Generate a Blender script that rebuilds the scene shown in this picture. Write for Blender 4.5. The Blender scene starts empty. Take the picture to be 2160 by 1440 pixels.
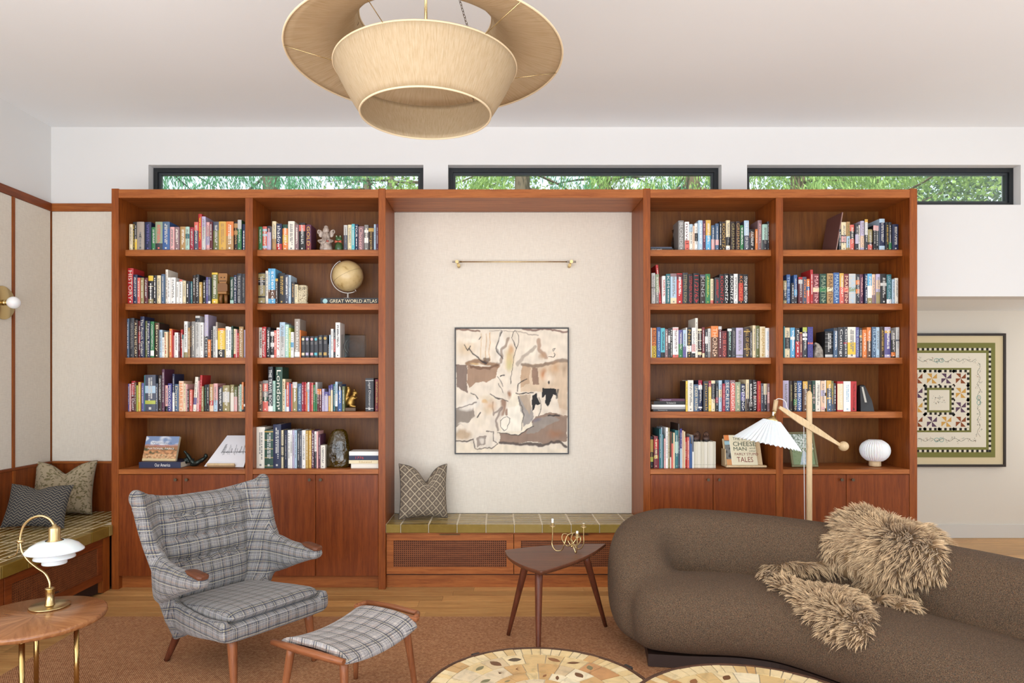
import bpy, bmesh, math, random
import numpy as np
from mathutils import Vector, Matrix
from mathutils.bvhtree import BVHTree
random.seed(7)
PI = math.pi
C = bpy.context.scene.collection
scene = bpy.context.scene

# ---------------- camera, sky, lights, exposure ----------------
F, VX, VY, H = 1400.0, 1050.0, 805.0, 1.62        # focal length in pixels of a 2160 px wide frame, vanishing point, eye height
cam = bpy.data.cameras.new('camera'); camera = bpy.data.objects.new('camera', cam); C.objects.link(camera)
camera.location = (0, 0, H); camera.rotation_euler = (PI/2, 0, 0)
cam.sensor_width = 36; cam.lens = 36*F/2160
cam.shift_x = (1080-VX)/2160; cam.shift_y = (VY-720)/2160
cam.clip_end = 200
scene.camera = camera
scene.view_settings.view_transform = 'Standard'; scene.view_settings.look = 'None'
scene.view_settings.gamma = 1; scene.view_settings.use_curve_mapping = False
scene.view_settings.exposure = -0.14
world = bpy.data.worlds.new('sky'); scene.world = world; world.use_nodes = True
wn = world.node_tree.nodes; wl = world.node_tree.links
bgn = wn['Background']
bgn.inputs['Color'].default_value = (0.80, 0.90, 1.0, 1); bgn.inputs['Strength'].default_value = 1.7
def area(name, loc, rot, sx, sy, power, col=(1, 1, 1)):
    l = bpy.data.lights.new(name, 'AREA'); l.shape = 'RECTANGLE'; l.size = sx; l.size_y = sy; l.energy = power; l.color = col
    o = bpy.data.objects.new(name, l); C.objects.link(o); o.location = loc; o.rotation_euler = rot
    return o
sun = bpy.data.lights.new('sun', 'SUN'); sun.energy = 6.5; sun.angle = 0.01; sun.color = (1, .95, .86)
suno = bpy.data.objects.new('sun', sun); C.objects.link(suno); suno.rotation_euler = (math.radians(40), 0, math.radians(-20))
# daylight entering by the glazed walls behind and to the right of the camera, plus added fill lights
DAY = (.87, .965, 1.07)
area('daylight_rear_glazing', (-.3, -3.4, 1.75), (math.radians(90), 0, 0), 7.5, 2.9, 215, DAY)
area('ceiling_fill_uplight', (-.2, -1.0, .12), (math.radians(170), 0, 0), 7.5, 3.6, 500, (.87, .98, 1.10))  # added fill low behind the camera, aimed up to brighten the ceiling
area('daylight_right_glazing', (6.3, 1.6, 1.9), (math.radians(90), 0, math.radians(90)), 4.5, 2.6, 60, DAY)
area('left_fill_light', (-3.75, .3, 1.9), (math.radians(90), 0, math.radians(-90)), 3.0, 2.2, 80, DAY)  # added fill in front of the solid left wall, no window behind it
area('corridor_daylight', (6.1, 6.44, 1.4), (math.radians(90), 0, math.radians(90)), .7, 1.6, 6, (1, .98, .95))

# ---------------- helpers ----------------
def P(px, py, Y):
    return Vector(((px-VX)*Y/F, Y, H-(py-VY)*Y/F))
def onz(px, py, z):
    Y = F*(H-z)/(py-VY); return Vector(((px-VX)*Y/F, Y, z))
def lin(c):
    return c/12.92 if c <= .04045 else ((c+.055)/1.055)**2.4
def rgb(h):
    return tuple(lin(int(h[i:i+2], 16)/255) for i in (0, 2, 4))
_m = {}
def mat(h, rough=.6, metal=0, name=None, **kw):
    key = (h, rough, metal, tuple(sorted(kw.items())))
    if key in _m: return _m[key]
    m = bpy.data.materials.new(name or 'paint_'+h); m.use_nodes = True
    b = m.node_tree.nodes['Principled BSDF']
    b.inputs['Base Color'].default_value = (*rgb(h), 1); b.inputs['Roughness'].default_value = rough; b.inputs['Metallic'].default_value = metal
    for k, v in kw.items(): b.inputs[k.replace('_', ' ')].default_value = v
    _m[key] = m
    return m
class NT:
    def __init__(s, name, rough=.6, metal=0):
        s.m = bpy.data.materials.new(name); s.m.use_nodes = True; s.t = s.m.node_tree; s.b = s.t.nodes['Principled BSDF']
        s.b.inputs['Roughness'].default_value = rough; s.b.inputs['Metallic'].default_value = metal
    def n(s, typ, **kw):
        nd = s.t.nodes.new(typ)
        for k, v in kw.items():
            if hasattr(nd, k): setattr(nd, k, v)
            else: nd.inputs[k.replace('_', ' ')].default_value = v
        return nd
    def l(s, a, b): s.t.links.new(a, b)
    def math(s, op, a, b=None, c=None):
        nd = s.t.nodes.new('ShaderNodeMath'); nd.operation = op
        for i, v in enumerate((a, b, c)):
            if v is None: continue
            if isinstance(v, (int, float)): nd.inputs[i].default_value = v
            else: s.l(v, nd.inputs[i])
        return nd.outputs[0]
    def mix(s, f, a, b, blend='MIX'):
        nd = s.t.nodes.new('ShaderNodeMix'); nd.data_type = 'RGBA'; nd.blend_type = blend
        for i, v in ((0, f), (6, a), (7, b)):
            if isinstance(v, (int, float)): nd.inputs[i].default_value = v
            elif isinstance(v, tuple): nd.inputs[i].default_value = (*v[:3], 1)
            else: s.l(v, nd.inputs[i])
        return nd.outputs[2]
    def coords(s, kind='Object', scale=(1, 1, 1), rot=(0, 0, 0)):
        tc = s.t.nodes.new('ShaderNodeTexCoord'); mp = s.t.nodes.new('ShaderNodeMapping')
        mp.inputs['Scale'].default_value = scale; mp.inputs['Rotation'].default_value = rot
        s.l(tc.outputs[kind], mp.inputs[0]); return mp.outputs[0]
    def noise(s, vec, scale, detail=2, rough=.5, dist=0):
        nd = s.t.nodes.new('ShaderNodeTexNoise'); nd.inputs['Scale'].default_value = scale; nd.inputs['Detail'].default_value = detail
        nd.inputs['Roughness'].default_value = rough; nd.inputs['Distortion'].default_value = dist
        s.l(vec, nd.inputs['Vector']); return nd.outputs[0]
    def ramp(s, fac, stops):
        nd = s.t.nodes.new('ShaderNodeValToRGB'); cr = nd.color_ramp
        while len(cr.elements) < len(stops): cr.elements.new(.5)
        for e, (p, c) in zip(cr.elements, stops):
            e.position = p; e.color = (*c[:3], 1) if not isinstance(c, (int, float)) else (c, c, c, 1)
        s.l(fac, nd.inputs[0]); return nd.outputs[0]
    def bump(s, h, strength=.3, dist=.002):
        nd = s.t.nodes.new('ShaderNodeBump'); nd.inputs['Strength'].default_value = strength; nd.inputs['Distance'].default_value = dist
        s.l(h, nd.inputs['Height']); s.l(nd.outputs[0], s.b.inputs['Normal'])
    def col(s, c): s.l(c, s.b.inputs['Base Color'])
def wood(name, c1, c2, axis='z', rough=.42, fine=90, rnd=.0, bump=.12):
    t = NT(name, rough); lo, hi = 1.6, 26.0
    sc = {'x': (lo, hi, hi), 'y': (hi, lo, hi), 'z': (hi, hi, lo)}[axis]
    v = t.coords('Object', sc)
    if rnd:
        oi = t.n('ShaderNodeObjectInfo'); ad = t.n('ShaderNodeVectorMath', operation='ADD')
        t.l(v, ad.inputs[0]); cb = t.n('ShaderNodeCombineXYZ'); r20 = t.math('MULTIPLY', oi.outputs['Random'], 40.)
        t.l(r20, cb.inputs[0]); t.l(r20, cb.inputs[1]); t.l(cb.outputs[0], ad.inputs[1]); v = ad.outputs[0]
    g1 = t.noise(v, 1.0, 5, .62, .6); g2 = t.noise(v, fine/26., 3, .6)
    f = t.math('ADD', t.math('MULTIPLY', g1, .75), t.math('MULTIPLY', g2, .45))
    c = t.ramp(f, [(.36, rgb(c1)), (.80, rgb(c2))])
    pore = t.ramp(t.noise(v, fine/9., 2, .5), [(.32, .78), (.44, 1.0)])
    c = t.mix(1.0, c, pore, 'MULTIPLY')
    if rnd:
        k = t.math('ADD', t.math('MULTIPLY', oi.outputs['Random'], rnd), 1-rnd/2)
        hs = t.n('ShaderNodeHueSaturation'); t.l(k, hs.inputs['Value']); t.l(c, hs.inputs['Color']); c = hs.outputs[0]
    t.col(c); t.bump(g2, bump, .001); t.b.inputs['Specular IOR Level'].default_value = .3
    return t.m
WX = wood('cherry_wood_grain_x', '7d3d17', 'b46c36', 'x', .4)
WZ = wood('cherry_wood_grain_z', '692e0e', 'a0561f', 'z', .4)
WD = wood('cherry_wood_doors', '5f270a', '8c4518', 'z', .4)
WY = wood('cherry_wood_grain_y', '642b0f', '8f4920', 'y', .4)
WB = wood('cherry_wood_back', '5d3214', '80501f', 'z', .45)
WALNUT = wood('walnut_wood', '4f2c1c', '74452e', 'x', .38)
WALNUTZ = wood('walnut_wood_legs', '4a2416', '6e3b26', 'z', .35)
TEAK = wood('teak_wood', '6e3c22', 'a0643f', 'z', .35)
TEAKX = wood('teak_wood_rail', '6e3c22', 'a0643f', 'y', .35)
PALEOAK = wood('pale_oak', 'cdae83', 'ddc39b', 'z', .5, bump=.05)
OAKF = wood('oak_floor', 'ae7843', 'dcae70', 'x', .33, rnd=.35, bump=.05)
BRASS = mat('cdb684', .27, 1, 'brushed_brass')
DBRASS = mat('5c5040', .45, .7, 'aged_brass')
BLACKM = mat('1d1e20', .35, 0, 'black_metal')

class MB:
    def __init__(s): s.v = []; s.f = []; s.mi = []; s.sm = []
    def face(s, idx, m=0, smooth=False): s.f.append(idx); s.mi.append(m); s.sm.append(smooth)
    def box(s, x0, x1, y0, y1, z0, z1, m=0, bev=0):
        if bev:
            b = min(bev, (x1-x0)*.45, (y1-y0)*.45, (z1-z0)*.45); n = len(s.v)
            for sx, X in ((1, x0), (-1, x1)):
                for sy, Y in ((1, y0), (-1, y1)):
                    for sz, Z in ((1, z0), (-1, z1)):
                        s.v += [(X, Y+sy*b, Z+sz*b), (X+sx*b, Y, Z+sz*b), (X+sx*b, Y+sy*b, Z)]
            def I(a, bb, c, k): return n+(a*4+bb*2+c)*3+k
            q = []
            for a in (0, 1): q.append([I(a, 0, 0, 0), I(a, 1, 0, 0), I(a, 1, 1, 0), I(a, 0, 1, 0)] if a else [I(a, 0, 0, 0), I(a, 0, 1, 0), I(a, 1, 1, 0), I(a, 1, 0, 0)])
            for a in (0, 1): q.append([I(0, a, 0, 1), I(0, a, 1, 1), I(1, a, 1, 1), I(1, a, 0, 1)] if a else [I(0, a, 0, 1), I(1, a, 0, 1), I(1, a, 1, 1), I(0, a, 1, 1)])
            for a in (0, 1): q.append([I(0, 0, a, 2), I(1, 0, a, 2), I(1, 1, a, 2), I(0, 1, a, 2)] if a else [I(0, 0, a, 2), I(0, 1, a, 2), I(1, 1, a, 2), I(1, 0, a, 2)])
            for a in (0, 1):
                for c in (0, 1):
                    q.append([I(a, c, 0, 0), I(a, c, 0, 1), I(a, c, 1, 1), I(a, c, 1, 0)])
                    q.append([I(a, 0, c, 0), I(a, 0, c, 2), I(a, 1, c, 2), I(a, 1, c, 0)])
                    q.append([I(0, a, c, 1), I(0, a, c, 2), I(1, a, c, 2), I(1, a, c, 1)])
            for a in (0, 1):
                for bb in (0, 1):
                    for c in (0, 1): q.append([I(a, bb, c, 0), I(a, bb, c, 1), I(a, bb, c, 2)])
            for x in q: s.face(x, m)
            s.fix = True
            return s
        n = len(s.v)
        s.v += [(x0, y0, z0), (x1, y0, z0), (x1, y1, z0), (x0, y1, z0), (x0, y0, z1), (x1, y0, z1), (x1, y1, z1), (x0, y1, z1)]
        for q in ((0, 3, 2, 1), (4, 5, 6, 7), (0, 1, 5, 4), (1, 2, 6, 5), (2, 3, 7, 6), (3, 0, 4, 7)): s.face([n+i for i in q], m)
        return s
    def grid(s, pts, nu, nv, m=0, cu=False, cv=False, smooth=True, flip=False):
        n = len(s.v); s.v += [tuple(p) for p in pts]
        for j in range(nv if cv else nv-1):
            for i in range(nu if cu else nu-1):
                a = n+j*nu+i; b = n+j*nu+(i+1) % nu; c = n+((j+1) % nv)*nu+(i+1) % nu; d = n+((j+1) % nv)*nu+i
                s.face([a, d, c, b] if flip else [a, b, c, d], m, smooth)
        return n
    def loft(s, rings, m=0, caps=True, smooth=True):
        k = len(rings[0]); n = s.grid([p for r in rings for p in r], k, len(rings), m, cu=True, smooth=smooth)
        if caps:
            s.face([n+i for i in range(k)][::-1], m); s.face([n+(len(rings)-1)*k+i for i in range(k)], m)
        return s
    def tube(s, pts, r, segs=10, m=0, caps=True, closed=False):
        pts = [Vector(p) for p in pts]; N = len(pts)
        rr = r if isinstance(r, (list, tuple)) else [r]*N
        T = []
        for i in range(N):
            if closed: T.append((pts[(i+1) % N]-pts[i-1]).normalized())
            else: T.append((pts[min(i+1, N-1)]-pts[max(i-1, 0)]).normalized())
        up = Vector((0, 0, 1)) if abs(T[0].z) < .9 else Vector((1, 0, 0))
        nrm = T[0].cross(up).normalized(); rings = []
        for i in range(N):
            nrm = (nrm-T[i]*nrm.dot(T[i])).normalized(); bn = T[i].cross(nrm)
            rings.append([pts[i]+(nrm*math.cos(2*PI*k/segs)+bn*math.sin(2*PI*k/segs))*rr[i] for k in range(segs)])
        if closed: s.grid([p for q in rings for p in q], segs, N, m, cu=True, cv=True)
        else: s.loft(rings, m, caps)
        return s
    def lathe(s, prof, segs=24, c=(0, 0, 0), m=0, smooth=True, tilt=None):
        M = tilt or Matrix.Identity(3); c = Vector(c); rings = []
        for r, z in prof:
            rings.append([c+M @ Vector((max(r, 1e-5)*math.cos(2*PI*k/segs), max(r, 1e-5)*math.sin(2*PI*k/segs), z)) for k in range(segs)])
        s.grid([p for q in rings for p in q], segs, len(rings), m, cu=True, smooth=smooth)
        return s
    def ball(s, c, r, segs=16, rings=10, m=0, M=None):
        rx, ry, rz = (r, r, r) if isinstance(r, (int, float)) else r
        M = M or Matrix.Identity(3); c = Vector(c); R = []
        for j in range(rings+1):
            a = -PI/2+PI*j/rings
            R.append([c+M @ Vector((rx*max(math.cos(a), 1e-4)*math.cos(2*PI*k/segs), ry*max(math.cos(a), 1e-4)*math.sin(2*PI*k/segs), rz*math.sin(a))) for k in range(segs)])
        s.grid([p for q in R for p in q], segs, rings+1, m, cu=True)
        return s
    def prism(s, poly, z0, z1, m=0, smooth=False, mt=None):
        k = len(poly); n = len(s.v)
        s.v += [(x, y, z0) for x, y in poly]+[(x, y, z1) for x, y in poly]
        s.face([n+i for i in range(k)][::-1], m); s.face([n+k+i for i in range(k)], m if mt is None else mt)
        for i in range(k): j = (i+1) % k; s.face([n+i, n+j, n+k+j, n+k+i], m, smooth)
        return s
    def quad(s, a, b, c, d, m=0):
        n = len(s.v); s.v += [tuple(a), tuple(b), tuple(c), tuple(d)]; s.face([n, n+1, n+2, n+3], m); return s
    def poly(s, pts, m=0):
        n = len(s.v); s.v += [tuple(p) for p in pts]; s.face(list(range(n, n+len(pts))), m); return s
    def add(s, o, M=None, dm=0):
        n = len(s.v)
        s.v += [tuple(M @ Vector(p)) for p in o.v] if M is not None else list(o.v)
        for f, m, q in zip(o.f, o.mi, o.sm): s.f.append([n+i for i in f]); s.mi.append(m+dm); s.sm.append(q)
        return s
    def mesh(s, name, mats):
        me = bpy.data.meshes.new(name); me.from_pydata([tuple(p) for p in s.v], [], s.f)
        for m in (mats if isinstance(mats, (list, tuple)) else [mats]): me.materials.append(m)
        me.polygons.foreach_set('material_index', s.mi); me.polygons.foreach_set('use_smooth', s.sm)
        if getattr(s, 'fix', False):
            bm = bmesh.new(); bm.from_mesh(me); bmesh.ops.recalc_face_normals(bm, faces=bm.faces); bm.to_mesh(me); bm.free()
        me.update(); return me
    def build(s, name, mats, parent=None, loc=(0, 0, 0), rot=(0, 0, 0)):
        return link(name, s.mesh(name, mats), parent, loc, rot)
def link(name, me, parent=None, loc=(0, 0, 0), rot=(0, 0, 0)):
    o = bpy.data.objects.new(name, me); C.objects.link(o); o.location = loc; o.rotation_euler = rot
    if parent: o.parent = parent
    return o
def tag(o, label, cat, group=None, kind=None):
    o['label'] = label; o['category'] = cat
    if group: o['group'] = group
    if kind: o['kind'] = kind
    return o
def thing(name, label, cat, loc=(0, 0, 0), rz=0, group=None, rot=None):
    o = bpy.data.objects.new(name, None); C.objects.link(o); o.location = loc; o.rotation_euler = rot or (0, 0, rz)
    o.empty_display_size = .05
    return tag(o, label, cat, group)
def struct(o): o['kind'] = 'structure'; return o
def spline(pts, n=8, closed=False):
    pts = [Vector(p) for p in pts]; N = len(pts); out = []
    rng = range(N) if closed else range(N-1)
    for i in rng:
        if closed: p0, p1, p2, p3 = pts[i-1], pts[i], pts[(i+1) % N], pts[(i+2) % N]
        else: p0, p1, p2, p3 = pts[max(i-1, 0)], pts[i], pts[i+1], pts[min(i+2, N-1)]
        for k in range(n):
            t = k/n
            out.append(.5*((2*p1)+(-p0+p2)*t+(2*p0-5*p1+4*p2-p3)*t*t+(-p0+3*p1-3*p2+p3)*t**3))
    if not closed: out.append(pts[-1])
    return out
def mods_eval(o):
    dg = bpy.context.evaluated_depsgraph_get(); dg.update()
    me = bpy.data.meshes.new_from_object(o.evaluated_get(dg), preserve_all_data_layers=True, depsgraph=dg)
    return me
def fuse(mb, voxel=.014, smooth=6, sub=0, fac=.6):
    o = mb.build('tmp', []); r = o.modifiers.new('r', 'REMESH'); r.mode = 'VOXEL'; r.voxel_size = voxel; r.use_smooth_shade = True
    if smooth: q = o.modifiers.new('s', 'SMOOTH'); q.iterations = smooth; q.factor = fac
    me = mods_eval(o); old = o.data; bpy.data.objects.remove(o); bpy.data.meshes.remove(old)
    me.polygons.foreach_set('use_smooth', [True]*len(me.polygons))
    return me
def solid(mb, th, offset=0):
    o = mb.build('tmp', []); q = o.modifiers.new('s', 'SOLIDIFY'); q.thickness = th; q.offset = offset
    me = mods_eval(o); old = o.data; bpy.data.objects.remove(o); bpy.data.meshes.remove(old)
    out = MB(); out.v = [tuple(v.co) for v in me.vertices]
    for p in me.polygons: out.face(list(p.vertices), 0, True)
    bpy.data.meshes.remove(me); return out
def boxuv(me, scale=1.0):
    uv = me.uv_layers.new(name='UVMap'); co = [v.co for v in me.vertices]
    for p in me.polygons:
        n = p.normal; ax = abs(n.x), abs(n.y)*1.0, abs(n.z)
        k = ax.index(max(ax))
        for li in p.loop_indices:
            c = co[me.loops[li].vertex_index]
            uv.data[li].uv = ((c.y, c.z) if k == 0 else (c.x, c.z) if k == 1 else (c.y, c.x))
    return me
_txt = {}
def textmesh(s):
    if s in _txt: return _txt[s]
    cu = bpy.data.curves.new('t', 'FONT'); cu.body = s; cu.resolution_u = 2; cu.size = 1; cu.align_x = 'LEFT'
    o = bpy.data.objects.new('t', cu); C.objects.link(o)
    me = mods_eval(o); vs = [v.co.copy() for v in me.vertices]; fs = [list(p.vertices) for p in me.polygons]
    bpy.data.objects.remove(o); bpy.data.curves.remove(cu); bpy.data.meshes.remove(me)
    xs = [v.x for v in vs] or [0, 1]; ys = [v.y for v in vs] or [0, 1]
    _txt[s] = (vs, fs, min(xs), max(xs), min(ys), max(ys)); return _txt[s]
def addtext(mb, s, o, ux, uy, w, h, m=0, fit='both'):
    """text centred in the box of width w (along ux) and height h (along uy) around point o"""
    vs, fs, x0, x1, y0, y1 = textmesh(s); k = max(y1-y0, 1e-3); sx = w/max(x1-x0, 1e-3); sy = h/k
    if fit == 'keep': sx = sy = min(sx, sy)
    elif fit == 'w': sx = min(sx, sy*1.1)
    o = Vector(o); ux = Vector(ux).normalized(); uy = Vector(uy).normalized(); n = len(mb.v)
    mb.v += [tuple(o+ux*((v.x-(x0+x1)/2)*sx)+uy*((v.y-(y0+y1)/2)*sy)) for v in vs]
    for f in fs: mb.face([n+i for i in f], m)
COLM = None
def colmat(name='printed_colours', rough=.6):
    t = NT(name, rough); a = t.n('ShaderNodeVertexColor', layer_name='Col'); t.col(a.outputs[0]); return t.m
def colgrid(name, fn, nx, ny, pos, m, parent=None, loc=(0, 0, 0), rot=(0, 0, 0)):
    """grid of (nx+1)(ny+1) points; pos(u,v)->xyz arrays, fn(u,v)->linear rgb arrays"""
    u, v = np.meshgrid(np.linspace(0, 1, nx+1), np.linspace(0, 1, ny+1)); u = u.ravel(); v = v.ravel()
    X = np.stack(pos(u, v), 1); k = len(u); i = np.arange(nx*ny); r = i//nx; c = i % nx; a = r*(nx+1)+c
    q = np.stack([a, a+1, a+nx+2, a+nx+1], 1)
    me = bpy.data.meshes.new(name); me.vertices.add(k); me.vertices.foreach_set('co', X.astype(np.float32).ravel())
    me.loops.add(nx*ny*4); me.loops.foreach_set('vertex_index', q.astype(np.int32).ravel())
    me.polygons.add(nx*ny); me.polygons.foreach_set('loop_start', (i*4).astype(np.int32))
    me.update(calc_edges=True); me.polygons.foreach_set('use_smooth', [True]*(nx*ny))
    ca = me.color_attributes.new('Col', 'FLOAT_COLOR', 'POINT'); cc = np.ones((k, 4), np.float32); cc[:, :3] = fn(u, v)
    ca.data.foreach_set('color', cc.ravel()); me.materials.append(m); me.validate()
    return link(name, me, parent, loc, rot)
def nz(u, v, s=1.0, seed=0):
    """cheap smooth noise in -1..1"""
    r = np.random.RandomState(seed); o = np.zeros(np.shape(u))
    for k in range(7):
        a, b, p = r.uniform(-1, 1)*s*6.3, r.uniform(-1, 1)*s*6.3, r.uniform(0, 6.3)
        o += np.sin(a*u+b*v+p+1.3*np.sin(b*u-a*v))
    return o/4.2
class Paint:
    def __init__(s, u, v, base, asp=1.0): s.u = u; s.v = v; s.c = np.tile(np.array(rgb(base)), (len(u), 1)); s.asp = asp
    def blend(s, a, col):
        a = np.clip(a, 0, 1)[:, None]; s.c = s.c*(1-a)+np.array(rgb(col) if isinstance(col, str) else col)*a
    def ell(s, x, y, rx, ry, col, ang=0, soft=.15, op=1):
        dx = (s.u-x)*s.asp; dy = s.v-y; ca, sa = math.cos(ang), math.sin(ang)
        d = np.sqrt(((dx*ca+dy*sa)/rx)**2+((-dx*sa+dy*ca)/ry)**2); s.blend((1-d)/soft*op if op == 1 else np.clip((1-d)/soft, 0, 1)*op, col)
    def line(s, pts, w, col, soft=.5, op=1):
        best = np.full(len(s.u), 9.)
        for (x0, y0), (x1, y1) in zip(pts, pts[1:]):
            ax = (s.u-x0)*s.asp; ay = s.v-y0; bx = (x1-x0)*s.asp; by = y1-y0
            t = np.clip((ax*bx+ay*by)/(bx*bx+by*by+1e-9), 0, 1); best = np.minimum(best, np.hypot(ax-t*bx, ay-t*by))
        s.blend(np.clip((w-best)/(w*soft), 0, 1)*op, col)
    def rect(s, x0, x1, y0, y1, col, op=1): s.blend(((s.u >= x0) & (s.u <= x1) & (s.v >= y0) & (s.v <= y1))*float(op), col)
    def polyg(s, pts, col, op=1):
        inside = np.zeros(len(s.u), bool); n = len(pts)
        for i in range(n):
            x0, y0 = pts[i]; x1, y1 = pts[(i+1) % n]
            cnd = ((y0 > s.v) != (y1 > s.v)) & (s.u < (x1-x0)*(s.v-y0)/((y1-y0) or 1e-9)+x0); inside ^= cnd
        s.blend(inside*float(op), col)

# ---------------- room ----------------
YF, YB, YW, YQ = 5.18, 5.605, 5.745, 6.895           # bookcase front, shelf back, window wall, far corridor wall
XL, XR, ZC, ZS = -3.866, 6.5, 3.824, 2.359
def wallmat(name, h, bumpy=.05):
    t = NT(name, .85); v = t.coords('Object'); n = t.noise(v, 60, 3)
    c = t.ramp(t.noise(v, 1.2, 2), [(.3, tuple(x*.985 for x in rgb(h))), (.7, rgb(h))]); t.col(c); t.bump(n, bumpy, .001); return t.m
WALL = wallmat('white_plaster', 'e0dedb'); CEIL = wallmat('white_ceiling', 'f0f1f1'); QWALL = wallmat('corridor_plaster', 'dcd5c8')
tl = NT('linen_wallcovering', .9); v1 = tl.coords('Object', (260, 260, 22)); v2 = tl.coords('Object', (22, 22, 260))
nA = tl.noise(v1, 1, 2); nB = tl.noise(v2, 1, 2); nn = tl.math('MULTIPLY', tl.math('ADD', nA, nB), .5)
tl.col(tl.ramp(nn, [(.35, rgb('d6ccbd')), (.65, rgb('e3dacb'))])); tl.bump(nn, .25, .0008); LINEN = tl.m
fl = struct(MB().box(XL, XR, -4, YQ, -.12, -.012).build('floor', OAKF))
def planks():
    base = {}
    w = .118; Y = 2.9; row = 0
    while Y < YQ-.01:
        y1 = min(Y+w, YQ); spans = []
        if Y < 4.44: spans = [(XL+.9, -2.66)]
        elif Y < 5.2: spans = [(-3.03, 3.9)] 
        elif Y < 5.3: spans = [(-3.0, 3.3), (3.3, XR)]
        else: spans = [(3.25, XR)]
        if 4.44 <= Y < 5.2: spans.append((3.9, XR))
        for a, b in spans:
            x = a-random.uniform(0, 1.2)*0; first = True
            while x < b-.01:
                L = random.uniform(.7, 1.9) if not first else random.uniform(.3, 1.6); first = False
                x1 = min(x+L, b)
                if b-x1 < .25: x1 = b
                MB().box(x+.0006, x1-.0006, Y+.0006, y1-.0006, -.012, 0, bev=.0009).build('plank', OAKF, fl)
                x = x1
        Y += w; row += 1
planks()
struct(MB().box(XL-.2, XR+.2, -4.2, YW+.25, ZC, ZC+.15).build('ceiling', CEIL))
wb = MB(); W = [(-3.024, -.644), (-.431, 1.937), (2.158, 4.527)]; ZB, ZT = 3.152, 3.497; Y2 = YW+.22
xs = [XL-.2]+[q for w in W for q in w]+[XR+.2]
wb.box(XL-.2, XR+.2, YW, Y2, ZT, ZC); wb.box(XL-.2, XR+.2, YW, Y2, ZS, ZB)
for i in range(0, 8, 2): wb.box(xs[i], xs[i+1], YW, Y2, ZB, ZT)
wb.box(XL-.2, 3.3, YW, Y2, 0, ZS)
struct(wb.build('wall_back', WALL))
struct(MB().box(XL-.2, XL, -4, YW, 0, ZC).build('wall_left', WALL))
wr = MB(); wr.box(XR, XR+.2, -4, -.8, 0, ZC); wr.box(XR, XR+.2, 4.0, YQ+.2, 0, ZC); wr.box(XR, XR+.2, -.8, 4.0, 3.2, ZC); wr.box(XR, XR+.2, -.8, 4, 0, .5)
struct(wr.build('wall_right', WALL))
wf = MB(); wf.box(XL-.2, XR+.2, -4.2, -4, 3.25, ZC); wf.box(XL-.2, XL+.15, -4.2, -4, 0, 3.25); wf.box(3.6, XR+.2, -4.2, -4, 0, 3.25); wf.box(XL+.15, 3.6, -4.2, -4, 0, .2)
struct(wf.build('wall_front', WALL))
struct(MB().box(3.1, XR, YQ, YQ+.15, 0, ZS+.3).build('wall_corridor', QWALL))
struct(MB().box(3.1, 3.3, Y2, YQ, 0, ZS+.3).build('wall_corridor_end', QWALL))
struct(MB().box(3.1, XR+.2, Y2, YQ+.15, ZS, ZS+.2).build('ceiling_corridor', CEIL))
struct(MB().box(3.3, XR, YQ-.016, YQ, 0, .143, bev=.003).build('baseboard_corridor', mat('d6d3cb', .5)))
GLASS = NT('window_glass', 0.0)
gt = GLASS.t; tr = gt.nodes.new('ShaderNodeBsdfTransparent'); gl = gt.nodes.new('ShaderNodeBsdfGlossy'); gl.inputs['Roughness'].default_value = .02
fr = gt.nodes.new('ShaderNodeFresnel'); mx = gt.nodes.new('ShaderNodeMixShader'); tr.inputs[0].default_value = (.95, .98, .97, 1)
gt.links.new(fr.outputs[0], mx.inputs[0]); gt.links.new(tr.outputs[0], mx.inputs[1]); gt.links.new(gl.outputs[0], mx.inputs[2])
gt.links.new(mx.outputs[0], gt.nodes['Material Output'].inputs[0]); GLASS = GLASS.m
FRAME = mat('1c2023', .4, 0, 'black_window_frame')
for i, (a, b) in enumerate(W):
    w = bpy.data.objects.new('window_%d' % (i+1), None); C.objects.link(w); struct(w)
    def fb(g, y0, y1, t, nm, m):
        q = MB(); q.box(a+g, b-g, y0, y1, ZT-g-t, ZT-g); q.box(a+g, b-g, y0, y1, ZB+g, ZB+g+t)
        q.box(a+g, a+g+t, y0, y1, ZB+g+t, ZT-g-t); q.box(b-g-t, b-g, y0, y1, ZB+g+t, ZT-g-t); q.build(nm, m, w)
    fb(.002, YW+.08, YW+.15, .036, 'window_frame', FRAME); fb(.038, YW+.10, YW+.135, .02, 'sash', mat('34393d', .35))
    MB().box(a+.05, b-.05, YW+.112, YW+.118, ZB+.05, ZT-.05).build('pane', GLASS, w)
# wall trims, linen panels, wainscot on the left
t = struct(MB().box(XL+.002, -3.02, YW-.022, YW-.001, 3.091, 3.159, bev=.003).build('trim_1', WX))
t = struct(MB().box(XL+.001, XL+.022, .6, YW-.022, 3.091, 3.159, bev=.003).build('trim_2', WY))
t = struct(MB().box(XL+.013, -3.02, YW-.026, YW-.001, .915, .935, bev=.003).build('trim_3', WX))
t = struct(MB().box(XL+.001, XL+.026, .6, YW-.026, .915, .935, bev=.003).build('trim_4', WY))
wlp = bpy.data.objects['wall_left']; wbp = bpy.data.objects['wall_back']
MB().box(XL+.016, -3.03, YW-.013, YW-.001, .936, 3.09, bev=.002).build('linen_panel', LINEN, wbp)
MB().box(XL+.016, -3.02, YW-.02, YW-.001, .3, .914).build('wainscot_panel', WD, wbp)
MB().box(XL+.001, XL+.013, YW-.013, YW-.001, .936, 3.09).build('batten', WZ, wbp)
ys = [5.73, 5.275, 4.3, 3.3, 2.3, 1.3, .6]
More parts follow.
